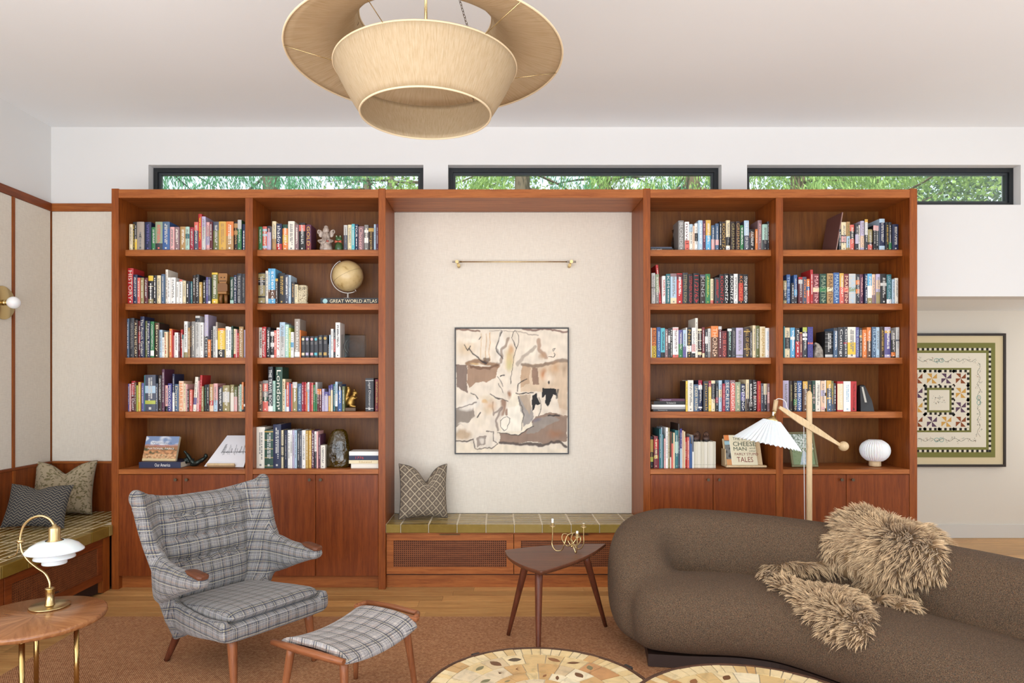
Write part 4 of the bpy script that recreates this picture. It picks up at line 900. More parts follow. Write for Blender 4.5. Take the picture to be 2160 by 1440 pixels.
def coffee(loc, R, Ht, label, legs, seed, rot):
    r = random.Random(seed); t = thing('coffee_table', label, 'coffee table', (loc[0], loc[1], .0125), rot)
    q = MB(); q.lathe([(0, Ht-.032), (R-.03, Ht-.032), (R-.004, Ht-.026), (R, Ht-.014), (R, Ht-.003), (R-.003, Ht), (R-.016, Ht), (R-.017, Ht-.012), (0, Ht-.012)], 96, (0, 0, 0)); q.build('table_rim', RIM, t)
    MB().lathe([(0, Ht-.0118), (R-.0172, Ht-.0118), (R-.0172, Ht-.004), (0, Ht-.004)], 72).build('mortar_bed', mat('d8cdb6', .9), t)
    rings = [(R-.018, R-.085, 62, .25), (R-.085, R-.185, 26, .0), (R-.185, R-.275, 20, .3), (R-.275, R-.34, 18, .1), (R-.34, R-.40, 13, 0), (R-.40, .004, 6, .2)]
    for k, (ro, ri, n, off) in enumerate(rings):
        ws = [r.uniform(.75, 1.3) for _ in range(n)]; tot = sum(ws); a = off
        for w in ws:
            b = a+2*PI*w/tot; jr = r.uniform(-.004, .004) if 0 < k < 5 else 0
            m = r.choice(STONE if k else STONE[:4]+STONE[2:3]*3); z1 = Ht-.0015+r.uniform(-.0012, .0012)
            dens = sector(ri, ro, a, b, Ht-.006, z1)
            o = dens.build('stone_tile', m, t)
            if 1 <= k <= 3 and r.random() < .6:
                am = (a+b)/2; rm = (ro+ri)/2; L = (ro-ri)*r.uniform(.25, .38); wd = L*r.uniform(.3, .6); th = r.uniform(0, PI); cx, cy = rm*math.cos(am), rm*math.sin(am)
                leaf = []; kind = r.random()
                lm = MB()
                if kind < .62:
                    for s in range(14):
                        ph = 2*PI*s/14; x = L*math.cos(ph); y = wd*math.sin(ph)*(1-abs(math.cos(ph))**3); leaf.append((cx+x*math.cos(th)-y*math.sin(th), cy+x*math.sin(th)+y*math.cos(th)))
                    lm.prism(leaf, z1-.0002, z1+.0006)
                else:
                    for s in range(-3, 4):
                        p2 = th+s*.32; lm.poly([(cx-.002, cy, z1+.0005), (cx+.002, cy, z1+.0005), (cx+L*math.cos(p2), cy+L*math.sin(p2), z1+.0005)])
                lm.build('leaf_fossil', r.choice(LEAFM), o)
            a = b
    for a in legs:
        q = MB(); M = Matrix.Rotation(a, 4, 'Z'); b = MB()
        if label.startswith('lower'):
            b.box(R-.055, R+.045, -.022, -.002, Ht-.075, Ht-.028, bev=.003); b.box(R-.03, R+.035, .004, .022, Ht-.075, Ht-.02, bev=.003); b.box(R+.008, R+.04, -.022, .022, 0, Ht-.012, bev=.004)
        else: b.box(R-.16, R-.12, -.02, .02, 0, Ht-.033, bev=.004)
        q.add(b, M); q.fix = True; q.build('leg', mat('1f1b19', .5), t)
    return t
coffee((.17, 2.69), .487, .34, 'lower round coffee table with fossil leaf stone tiles and black legs', [math.radians(a) for a in (36, 122, 216, 302)], 3, 0)
coffee((.94, 2.33), .487, .415, 'higher round coffee table with pale stone tiles, nearest the sofa', [math.radians(a) for a in (-20, 60, 170, 250)], 9, .3)

# ---------------- sofa ----------------
def boucle():
    t = NT('brown_boucle', .95); v = t.coords('Object'); f = t.noise(v, 250, 3, .85); g = t.noise(v, 150, 3, .8)
    c = t.ramp(f, [(.34, rgb('2c2119')), (.5, rgb('56432f')), (.63, rgb('846b52'))])
    c = t.mix(t.ramp(g, [(.56, 0.), (.64, .55)]), c, rgb('57544f')); c = t.mix(t.ramp(t.noise(v, 130, 2, .8), [(.58, 0.), (.64, .6)]), c, rgb('744a33'))
    t.col(c); t.bump(f, .7, .004); t.b.inputs['Sheen Weight'].default_value = .0; return t.m
sofa = thing('sofa', 'long low curved brown boucle sofa with rounded back and arm', 'sofa', (1.6, 3.8, .0125))
so = Vector((1.6, 3.8, .0))
def sweep(path, secs, n=26, p=2.6):
    """path of (x,y,halfwidth,zbottom,ztop)"""
    P3 = spline([Vector((a[0], a[1], 0)) for a in path], 6); prm = np.linspace(0, 1, len(path)); tt_ = np.linspace(0, 1, len(P3)); R = []
    hw = np.interp(tt_, prm, [a[2] for a in path]); zb = np.interp(tt_, prm, [a[3] for a in path]); zt = np.interp(tt_, prm, [a[4] for a in path])
    for i, c in enumerate(P3):
        d = (P3[min(i+1, len(P3)-1)]-P3[max(i-1, 0)]).normalized(); sd_ = Vector((-d.y, d.x, 0)); ring = []
        for k in range(n):
            a = 2*PI*k/n; cc, ss = math.cos(a), math.sin(a)
            ring.append(c-so+sd_*(hw[i]*math.copysign(abs(cc)**(2/p), cc))+Vector((0, 0, (zb[i]+zt[i])/2+(zt[i]-zb[i])/2*math.copysign(abs(ss)**(2/p), ss))))
        R.append(ring)
    q = MB(); q.loft(R); return q
seat = [(.80, 3.97, .20, .10, .40), (.88, 3.96, .29, .055, .45), (1.1, 3.93, .325, .05, .46), (1.4, 3.90, .335, .05, .455), (1.66, 3.79, .335, .05, .445), (1.87, 3.56, .335, .05, .44), (2.06, 3.28, .335, .05, .44), (2.24, 2.98, .335, .05, .44), (2.38, 2.62, .335, .05, .44), (2.45, 2.2, .33, .05, .44)]
back = [(.875, 3.90, .14, .08, .42), (.865, 4.02, .175, .06, .56), (.885, 4.2, .19, .06, .68), (.96, 4.36, .20, .06, .735), (1.15, 4.47, .205, .06, .755), (1.5, 4.43, .205, .06, .745), (1.86, 4.26, .205, .06, .735), (2.18, 3.99, .20, .06, .725), (2.44, 3.65, .20, .06, .715), (2.66, 3.27, .20, .06, .715), (2.85, 2.8, .2, .06, .715), (2.95, 2.2, .2, .06, .715)]
sb_ = sweep(seat, None); sb_.add(sweep(back, None, p=2.9))
sme = fuse(sb_, .02, 26, fac=.7); sme.materials.append(boucle()); body_o = link('upholstered_body', sme, sofa)
pl = MB(); pp = spline([Vector((a[0]-1.6, a[1]-3.8, 0)) for a in seat[1:]], 4); R = []
for i, c in enumerate(pp):
    d = (pp[min(i+1, len(pp)-1)]-pp[max(i-1, 0)]).normalized(); sd_ = Vector((-d.y, d.x, 0))
    R.append([c+sd_*.21+Vector((0, 0, 0)), c+sd_*.21+Vector((0, 0, .07)), c-sd_*.21+Vector((0, 0, .07)), c-sd_*.21+Vector((0, 0, 0))])
pl.loft(R, smooth=False); pl.build('plinth', mat('2e1c14', .5), sofa)

# ---------------- sheepskin ----------------
bm = bmesh.new(); bm.from_mesh(sme); bmesh.ops.translate(bm, verts=bm.verts, vec=sofa.location); bvh = BVHTree.FromBMesh(bm)
cpos = Vector((0, 0, H))
def hit(px, py):
    d = Vector(((px-VX)/F, 1, -(py-VY)/F)).normalized(); r = bvh.ray_cast(cpos, d)
    return (r[0], r[1]) if r[0] is not None else (None, None)
blobs = MB()
def blob(px, py, rpx, ry, dep=.03, Y=None, th=None):
    """flattened ellipsoid lying on the sofa surface seen at px,py"""
    h_, nrm = hit(px, py)
    if Y: h_ = P(px, py, Y); nrm = Vector((-.2, -.6, .5)).normalized()
    if h_ is None: return
    s = h_.y/F; n_ = nrm.normalized(); x = Vector((1, 0, 0)); x = (x-n_*x.dot(n_)).normalized(); y = n_.cross(x)
    M = Matrix((x, y, n_)).transposed(); blobs.ball(h_+n_*dep*.4, (rpx*s, ry*s/max(.45, abs(y.z)+.25*abs(y.y)), th or dep), 18, 10, 0, M)
for a in ((1815, 1125, 42, 34), (1860, 1140, 46, 36), (1905, 1160, 48, 42), (1945, 1185, 42, 40), (1955, 1215, 30, 26), (1775, 1160, 30, 28), (1800, 1190, 40, 34), (1850, 1190, 44, 40), (1895, 1215, 42, 40), (1900, 1255, 30, 28), (1925, 1150, 34, 34), (1850, 1235, 36, 24)):
    blob(*a, dep=.05)
for a in ((1820, 1102, 30, 20, 4.04), (1800, 1110, 22, 24, 4.08), (1855, 1115, 34, 20, 3.98), (1900, 1128, 36, 20, 3.93), (1940, 1140, 34, 22, 3.88), (1970, 1170, 22, 30, 3.80)):
    blob(*a[:4], dep=.07, Y=a[4])
for a in ((1640, 1205, 28, 16), (1672, 1198, 28, 16), (1710, 1198, 30, 14), (1750, 1195, 32, 15), (1780, 1192, 22, 15), (1630, 1222, 24, 14), (1660, 1240, 32, 18), (1700, 1255, 38, 22), (1740, 1260, 40, 26), (1775, 1262, 38, 26), (1725, 1290, 32, 26), (1765, 1300, 42, 30), (1795, 1290, 30, 32), (1770, 1330, 34, 26), (1800, 1325, 24, 26), (1795, 1352, 20, 14), (1840, 1262, 38, 14), (1880, 1275, 34, 12), (1910, 1285, 22, 12)):
    blob(*a, dep=.03)
skin = fuse(blobs, .016, 4); sk = thing('sheepskin', 'shaggy honey brown sheepskin draped over the back and seat of the sofa', 'sheepskin', (0, 0, 0))
hm = NT('wool_fibres', .8); a_ = hm.n('ShaderNodeVertexColor', layer_name='Col'); hm.col(a_.outputs[0]); hm.b.inputs['Sheen Weight'].default_value = .3
link('hide', skin, sk).data.materials.append(mat('6e5537', .95))
rs = np.random.RandomState(5); areas = np.array([p.area for p in skin.polygons]); Nst = 42000
pick = rs.choice(len(areas), Nst, p=areas/areas.sum()); V, Fc, Cc = [], [], []
seeds = [(Vector(rs.uniform(-1, 1, 3)), rs.uniform(0, 6.3)) for _ in range(6)]
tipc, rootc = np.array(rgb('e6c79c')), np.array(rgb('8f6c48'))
def flow(p): return Vector((math.sin(9*p.x+4*p.z+1)+.6*math.sin(23*p.z+2), math.sin(8*p.y-5*p.x)+.5*math.sin(19*p.x), .5*math.sin(7*p.x+6*p.y)))
for fi in pick:
    p = skin.polygons[fi]; vs = [skin.vertices[i].co for i in p.vertices]; w = rs.dirichlet([1]*len(vs)); c = sum((v*float(k) for v, k in zip(vs, w)), Vector())
    n_ = p.normal
    key = Vector((round(c.x/.028), round(c.y/.028), round(c.z/.028)))       # locks: neighbouring fibres lean together
    h_ = (math.sin(key.x*12.9+key.y*78.2+key.z*37.7)*43758.5) % 1; h2 = (math.sin(key.x*39.3+key.y*11.1+key.z*83.1)*24634.6) % 1
    if n_.z < -.35: continue
    lockc = key*.028
    L = (.042+.034*h2)*rs.uniform(.7, 1.15)*(1.0 if c.z > .5 else .85)
    d = (n_*.62+flow(c*1.0)*.5+Vector((h_-.5, h2-.5, 0))*.7+Vector((0, 0, -.35))).normalized(); tip_t = lockc+n_*L
    side = d.cross(Vector((rs.normal(), rs.normal(), rs.normal()))).normalized()*.0013; b0 = len(V); e = c+d*L; e = e.lerp(lockc+d*L*1.05, .35); mid = c+d*L*.5+n_*.004; m2 = c.lerp(e, .8)+Vector((0, 0, -.001))
    e = e+Vector((0, 0, -.008)); V += [c-side, c+side, mid+side*.9, mid-side*.9, m2+side*.6, m2-side*.6, e]
    Fc += [(b0, b0+1, b0+2, b0+3), (b0+3, b0+2, b0+4, b0+5), (b0+5, b0+4, b0+6)]
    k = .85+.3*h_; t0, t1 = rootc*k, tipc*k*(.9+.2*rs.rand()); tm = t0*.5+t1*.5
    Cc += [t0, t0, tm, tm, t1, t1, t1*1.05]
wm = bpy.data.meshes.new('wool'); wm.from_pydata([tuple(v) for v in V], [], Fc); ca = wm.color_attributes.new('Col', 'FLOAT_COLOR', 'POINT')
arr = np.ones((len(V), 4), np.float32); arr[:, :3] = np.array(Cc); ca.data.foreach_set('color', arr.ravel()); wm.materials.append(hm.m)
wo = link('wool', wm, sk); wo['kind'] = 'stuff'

# ---------------- round table and brass lamp at the left ----------------
def radial_wood():
    t = NT('radial_walnut_veneer', .22); v = t.coords('Object'); g = t.n('ShaderNodeTexGradient', gradient_type='RADIAL'); t.l(v, g.inputs[0])
    seg = t.math('MULTIPLY', g.outputs[0], 10.); fl_ = t.math('FLOOR', seg); wn_ = t.n('ShaderNodeTexWhiteNoise', noise_dimensions='1D'); t.l(fl_, wn_.inputs['W'])
    ang = t.math('MULTIPLY', t.math('ADD', fl_, .5), -2*PI/10); rt = t.n('ShaderNodeVectorRotate', rotation_type='Z_AXIS'); t.l(v, rt.inputs['Vector']); t.l(ang, rt.inputs['Angle'])
    mp = t.n('ShaderNodeMapping'); mp.inputs['Scale'].default_value = (3, 26, 26); t.l(rt.outputs[0], mp.inputs[0])
    n_ = t.noise(mp.outputs[0], 1.2, 5, .6, 1.2); c = t.ramp(n_, [(.3, rgb('83502d')), (.75, rgb('bd8455'))])
    c = t.mix(t.math('MULTIPLY', wn_.outputs[0], .35), c, rgb('6f4225')); t.col(c); return t.m
rt_ = thing('side_table', 'round walnut side table with radial veneer on brass tube legs, far left', 'side table', (-2.22, 3.18, .0))
MB().lathe([(0, .468), (.285, .468), (.30, .474), (.305, .485), (.303, .497), (.298, .50), (0, .50)], 72).build('table_top', radial_wood(), rt_)
for sx, sy in ((1, 1), (1, -1), (-1, 1), (-1, -1)):
    pass
def frame_leg(x0, y0, x1, y1):
    q = MB(); r = .0115; q.tube([(x0, y0, .0), (x0, y0, .452)], r, 14); q.tube([(x1, y1, .0), (x1, y1, .452)], r, 14); q.tube([(x0, y0, .452), (x1, y1, .452)], r, 14)
    q.ball((x0, y0, .452), r, 12, 8); q.ball((x1, y1, .452), r, 12, 8); q.build('tube_leg', mat('b89a62', .25, 1), rt_)
frame_leg(.17, .05, -.13, .20); frame_leg(.09, -.21, -.19, -.08)
tlp = thing('table_lamp', 'brass table lamp with three tiered white opal shade on the round side table', 'table lamp', (-2.235, 3.31, .5005))
s = .00236; LX = 1050-2.235/3.31*F
def lp(px, py, y=0): return Vector(((px-LX)*s, y, (1276.5-py)*s))
MB().lathe([(0, 0), (.086, 0), (.0905, .002), (.0905, .006), (.088, .008), (0, .008)], 48, lp(105, 1276.5)).build('base', BRASS, tlp)
MB().lathe([(0, .006), (.023, .006), (.023, .012), (.0195, .014), (.0195, .085), (.0215, .087), (.0215, .091), (.017, .093), (.012, .095), (0, .095)], 28, lp(105, 1276.5)).build('stem_socket', BRASS, tlp)
st = [lp(105, 1240), lp(104, 1225), lp(95, 1207), lp(78, 1195), (lp(60, 1180)), lp(47, 1162), lp(43, 1145), lp(43, 1128), lp(50, 1106), lp(66, 1091), lp(86, 1085.5), lp(104, 1092), lp(113, 1104), lp(115, 1114)]
MB().tube(spline(st, 7), .0062, 12).build('stem', BRASS, tlp)
MB().lathe([(0, -.008), (.010, -.008), (.017, -.005), (.017, .005), (.010, .008), (0, .008)], 20, lp(43, 1139)).tube(spline([lp(38, 1143), lp(38, 1155), lp(33, 1167), (lp(22, 1172)), lp(18, 1172)], 5), [.002]*16+[.0025]*5, 8).build('switch_lever', BRASS, tlp)
MB().lathe([(0, .05), (.008, .05), (.012, .040), (.024, .034), (.026, .030), (.026, -.022), (.028, -.024), (.028, -.028), (.048, -.040), (.05, -.044), (0, -.044)], 32, lp(115, 1124)).build('socket_cap', BRASS, tlp)
OPAL = mat('f2f2f2', .18, 0, 'opal_glass', Subsurface_Weight=.3)
def shade(prof, c, nm='shade', par=None, m=OPAL): return MB().lathe(prof, 48, c).build(nm, m, par)
c = lp(115, 1152)
shade([(.04, .035), (.075, .028), (.105, .012), (.128, -.012), (.130, -.017), (.126, -.014), (.1, .006), (.06, .022), (.04, .03)], c, 'top_shade', tlp)
shade([(.055, -.0), (.078, -.026), (.091, -.046), (.092, -.051), (.088, -.049), (.07, -.03), (.05, -.006)], c, 'middle_shade', tlp)
shade([(.045, -.03), (.054, -.045), (.055, -.078), (.053, -.081), (.050, -.078), (.045, -.03)], c, 'bottom_shade', tlp)
MB().tube(spline([lp(96, 1272, .02)+Vector((0, 0, .001)), lp(89, 1262, .03), lp(84, 1262, .07), lp(85, 1264, .14)], 5), .0028, 8).build('cord', mat('2b1d16', .6), tlp)

# ---------------- thread-wound pendant ----------------
def thread():
    t = NT('wound_thread', .85); uvn = t.n('ShaderNodeTexCoord'); sp = t.n('ShaderNodeSeparateXYZ'); t.l(uvn.outputs['UV'], sp.inputs[0])
    cb = t.n('ShaderNodeCombineXYZ'); t.l(t.math('MULTIPLY', sp.outputs[0], 900.), cb.inputs[0]); t.l(t.math('MULTIPLY', sp.outputs[1], 3.), cb.inputs[1])
    n_ = t.noise(cb.outputs[0], 1, 3, .7); cb2 = t.n('ShaderNodeCombineXYZ'); t.l(t.math('MULTIPLY', sp.outputs[0], 420.), cb2.inputs[0]); t.l(t.math('MULTIPLY', sp.outputs[1], 5.), cb2.inputs[1])
    n2 = t.noise(cb2.outputs[0], 1, 3, .6); f = t.math('ADD', t.math('MULTIPLY', n_, .5), t.math('MULTIPLY', n2, .5))
    t.col(t.ramp(f, [(.30, rgb('ab9168')), (.5, rgb('c6b08e')), (.74, rgb('d8c8aa'))])); t.bump(n_, .5, .002)
    t.b.inputs['Transmission Weight'].default_value = 0
    out = t.t.nodes['Material Output']; tr = t.n('ShaderNodeBsdfTranslucent'); tr.inputs[0].default_value = (*rgb('c9ae86'), 1); mx = t.n('ShaderNodeMixShader'); mx.inputs[0].default_value = .3
    t.l(t.b.outputs[0], mx.inputs[1]); t.l(tr.outputs[0], mx.inputs[2]); t.l(mx.outputs[0], out.inputs[0]); return t.m
THREAD = thread()
def band(name, prof, parent, th=.004, n=120):
    """surface of revolution with uv = (angle, along)"""
    mb = MB(); rings = []
    pr = prof+[(r-.0 if 0 else r, z) for r, z in []]
    for r, z in prof: rings.append([(r*math.cos(2*PI*k/n), r*math.sin(2*PI*k/n), z) for k in range(n)])
    nn = [( (prof[min(i+1, len(prof)-1)][1]-prof[max(i-1, 0)][1]), -(prof[min(i+1, len(prof)-1)][0]-prof[max(i-1, 0)][0])) for i in range(len(prof))]
    for (r, z), (a, b) in list(zip(prof, nn))[::-1]:
        L = math.hypot(a, b) or 1; rings.append([((r-th*a/L)*math.cos(2*PI*k/n), (r-th*a/L)*math.sin(2*PI*k/n), z-th*b/L) for k in range(n)])
    mb.grid([p for q in rings for p in q], n, len(rings), 0, cu=True, cv=True); me = mb.mesh(name, THREAD); uv = me.uv_layers.new(name='UVMap'); m = len(prof)
    for p in me.polygons:
        base = p.index; i = base % n; 
        for li in p.loop_indices:
            vi = me.loops[li].vertex_index; a = vi % n; j = vi//n; j = j if j < m else 2*m-1-j
            if i == n-1 and a == 0: a = n
            uv.data[li].uv = (a/n, j/(m-1))
    return link(name, me, parent)
PC = Vector((-.297, 2.74, 0)); pd = thing('pendant_light', 'large two tier thread wound pendant shade hanging from the ceiling', 'pendant light', (PC.x, PC.y, 2.72))
band('lower_shade', [(lerp(.268, .374, t)+.006*math.sin(PI*t), lerp(0, .190, t)) for t in [k/8 for k in range(9)]], pd)
band('upper_shade', [(interp(t, [0, .25, .5, .75, 1], [.272, .292, .345, .44, .562]), interp(t, [0, .25, .5, .75, 1], [.40, .345, .298, .262, .232])) for t in [k/12 for k in range(13)]], pd)
def ringt(r, z, rr, nm, m): MB().tube([(r*math.cos(2*PI*k/96), r*math.sin(2*PI*k/96), z) for k in range(96)], rr, 8, closed=True).build(nm, m, pd)
EDG = mat('d8c3a0', .7)
ringt(.268, 0, .004, 'hoop', EDG); ringt(.374, .190, .0035, 'hoop', EDG); ringt(.562, .232, .004, 'hoop', EDG); ringt(.272, .40, .0035, 'hoop', EDG)
for k in range(6):
    a = math.radians(12+60*k); c, s_ = math.cos(a), math.sin(a); MB().tube([(.374*c, .374*s_, .189), (.562*c, .562*s_, .229)], .0016, 8).build('strut', BRASS, pd)
for k in range(3):
    a = math.radians(-60+120*k); c, s_ = math.cos(a), math.sin(a)
    q = MB(); N = 14
    a0 = Vector((.374*c, .374*s_, .19)); a1 = Vector((.272*c, .272*s_, .40)); 
    dv = (a1-a0); L = dv.length/N; dv.normalize(); sd_ = Vector((-s_, c, 0)); n3 = dv.cross(sd_)
    for i in range(N):
        ce = a0+dv*L*(i+.5); w_ = sd_ if i % 2 else n3
        q.tube([ce+dv*L*.66*math.cos(t)+w_*.004*math.sin(t) for t in [2*PI*j/10 for j in range(10)]], .0009, 5, closed=True)
    q.build('chain', mat('6b5a44', .4, 1), pd)
MB().tube([(0, 0, .21), (0, 0, ZC-2.72-.02)], .0065, 14).build('stem', BRASS, pd)
MB().lathe([(0, 0), (.065, 0), (.065, -.018), (0, -.02)], 32, (0, 0, ZC-2.72)).build('canopy', BRASS, pd)
q = MB(); 
for k in range(3):
    a = math.radians(30+120*k); q.tube([(0, 0, .215), (.374*math.cos(a), .374*math.sin(a), .19)], .002, 8)
q.build('spider', BRASS, pd)
MB().ball((.03, .03, .235), .03, 18, 12).lathe([(0, .265), (.013, .265), (.013, .30), (0, .30)], 14, (.03, .03, 0)).build('bulb', mat('f5f2ea', .3), pd)

# ---------------- floor lamp behind the sofa ----------------
Y0 = 4.84; s = Y0/F
fl_ = thing('floor_lamp', 'pale oak floor lamp with pleated white shade on a pivoting arm, behind the sofa', 'floor lamp', ((1707-VX)*s, Y0, .0))
fo = Vector(((1707-VX)*s, Y0, 0))
def fp(px, py, dy=0): return P(px, py, Y0)-fo+Vector((0, dy, 0))
q = MB(); q.box(-.019, .019, -.012, .012, .02, fp(0, 829).z, bev=.006); q.ball((0, 0, fp(0, 829).z-.002), (.0185, .0118, .02), 14, 8); q.build('post', PALEOAK, fl_)
MB().box(-.14, .14, -.14, .14, 0, .02, bev=.006).build('base', PALEOAK, fl_)
a, b = fp(1640, 858), fp(1768, 938); dv = (b-a).normalized(); up = Vector((-dv.z, 0, dv.x)); R = []
for t, hh in ((0, .010), (.05, .013), (.35, .024), (.6, .022), (.9, .012), (1, .010)):
    c = a.lerp(b, t)+Vector((0, -.026, 0)); R.append([c+up*hh+Vector((0, -.011, 0)), c+up*hh+Vector((0, .011, 0)), c-up*hh+Vector((0, .011, 0)), c-up*hh+Vector((0, -.011, 0))])
q = MB(); q.loft(R, smooth=False); q.tube([fp(1705, 896, -.044), fp(1705, 896, .016)], .006, 12); q.build('arm', PALEOAK, fl_)
MB().ball(fp(1775.5, 940, -.026), 10.2*s, 24, 16).build('counterweight', PALEOAK, fl_)
ax = (fp(1620, 895)-fp(1635, 842)).normalized()   # shade axis
MB().tube([fp(1634, 843, -.026), fp(1631, 866, -.026)], .017, 4).build('shade_holder', PALEOAK, fl_)
MB().tube([fp(1631, 866, -.026), fp(1629.5, 869, -.026), fp(1628, 878, -.026)], [.014, .015, .0155], 20).build('socket', BRASS, fl_)
MB().tube([fp(1627.5, 878, -.026), fp(1627, 881, -.026), fp(1625, 888, -.026)], [.019, .026, .062], 28).build('shade_cap', BRASS, fl_)
MB().tube([fp(1625.5, 868, -.048), fp(1625, 876, -.048)], .006, 10).build('switch', mat('efeeea', .4), fl_)
top_c, bot_c = fp(1625, 886, -.026), fp(1623, 941, -.026); axd = Vector((-.215, 0, -1)).normalized(); e1 = Vector((0, 1, 0)).cross(axd).normalized(); e2 = axd.cross(e1)
if e1.x < 0: e1 = -e1
NP = 44; N = NP*4; rings = []
for t in (0, .15, .4, .7, .93, 1):
    rb = lerp(.058, .228, t); am = lerp(.002, .0085, t); cc = top_c+axd*(.172*t); ring = []
    for k in range(N):
        an = 2*PI*k/N; tri = abs((k % 4)-2)/1-1; r = rb+am*tri; ring.append(cc+e1*r*math.cos(an)+e2*r*math.sin(an)+axd*(.006*tri if t == 1 else 0))
    rings.append(ring)
PAPER = mat('f4f3f1', .7, 0, 'white_pleated_paper', Subsurface_Weight=.25)
q = MB(); q.grid([p for r in rings for p in r], N, len(rings), 0, cu=True, smooth=False); sd = solid(q, .0012); sd.sm = [False]*len(sd.sm); sd.build('pleated_shade', PAPER, fl_)
MB().tube(spline([fp(1633, 843, -.026), fp(1640, 840.5, -.02), fp(1650, 843, -.02), fp(1657, 850, -.01), fp(1659.5, 861, -.01), fp(1680, 878, .01), fp(1697, 896, .02), fp(1698, 930, .02), fp(1699, 1000, .02), fp(1699.5, 1060, .02), fp(1700, 1180, .02), (-.04, .04, .03), (-.05, .16, .01)], 6), .0026, 8).build('cord', mat('efeeeb', .5), fl_)

# small pleated globe lamp
Y1 = 5.36; gp = P(1845.5, 981, Y1)
gl_ = thing('table_lamp', 'small round pleated white paper lamp on an oak base, right end of the counter', 'table lamp', (gp.x, Y1, ZCT+.0005))
MB().lathe([(0, 0), (.034, 0), (.036, .003), (.030, .005), (0, .005)], 24).build('brass_foot', BRASS, gl_)
MB().lathe([(0, .004), (.044, .004), (.045, .006), (.045, .044), (.043, .046), (0, .046)], 32).build('base', PALEOAK, gl_)
NP = 36; N = NP*4; rings = []
for j in range(17):
    t = j/16; ph = -PI/2+PI*t; rb = interp(t, [0, .08, .2, .35, .5, .65, .8, .92, 1], [.058, .076, .093, .103, .106, .103, .092, .070, .045]); z = .046+.170*t; am = .0065*math.sin(PI*(t*.9+.05))
    ring = []
    for k in range(N):
        an = 2*PI*k/N; tri = abs((k % 4)-2)-1; r = rb+am*tri; ring.append((r*math.cos(an), r*math.sin(an), z))
    rings.append(ring)
q = MB(); q.loft(rings, smooth=False); q.build('pleated_shade', PAPER, gl_)

# ---------------- picture light, wall sconce ----------------
YN = YB+.02; plt_ = thing('picture_light', 'slim brass bar picture light mounted above the abstract painting', 'picture light', P(1083, 552, YN-.06))
s = (YN-.06)/F
MB().tube([(-113*s, 0, .0), (113*s, 0, 0)], .0045, 12).build('light_bar', BRASS, plt_)
for sg, px in ((-1, -119), (1, 122)):
    q = MB()
    for dz in (-.0045, .0045): q.tube([((px-10)*s, 0, dz), ((px+10)*s, 0, dz)], .0022, 8)
    q.build('bar_clip', DBRASS, plt_)
    MB().tube([(px*s, -.012, 0), (px*s, .008, 0)], .0145, 20).build('knob', BRASS, plt_)
    MB().tube([((px+sg*-3)*s, .010, -.025), ((px+sg*-3)*s, .059, -.03)], .014, 18).tube([(px*s, .006, 0), ((px-sg*3)*s, .03, -.025)], .006, 8).build('wall_mount', BRASS, plt_)
sc_ = thing('wall_sconce', 'round brass disc wall sconce with white globe bulb on the left linen wall', 'wall sconce', (XL+.024, 5.15, 2.234))
MB().lathe([(0, 0), (.128, 0), (.130, .003), (.128, .006), (.0, .006)], 56, (0, 0, 0), tilt=Matrix.Rotation(PI/2, 3, 'Y')).build('disc', BRASS, sc_)
MB().tube([(.006, 0, 0), (.03, 0, 0)], .022, 20).tube([(.03, 0, 0), (.05, 0, 0)], [.022, .03], 20).build('socket', BRASS, sc_)
MB().ball((.085, 0, 0), .047, 28, 18).build('globe_bulb', OPAL, sc_)

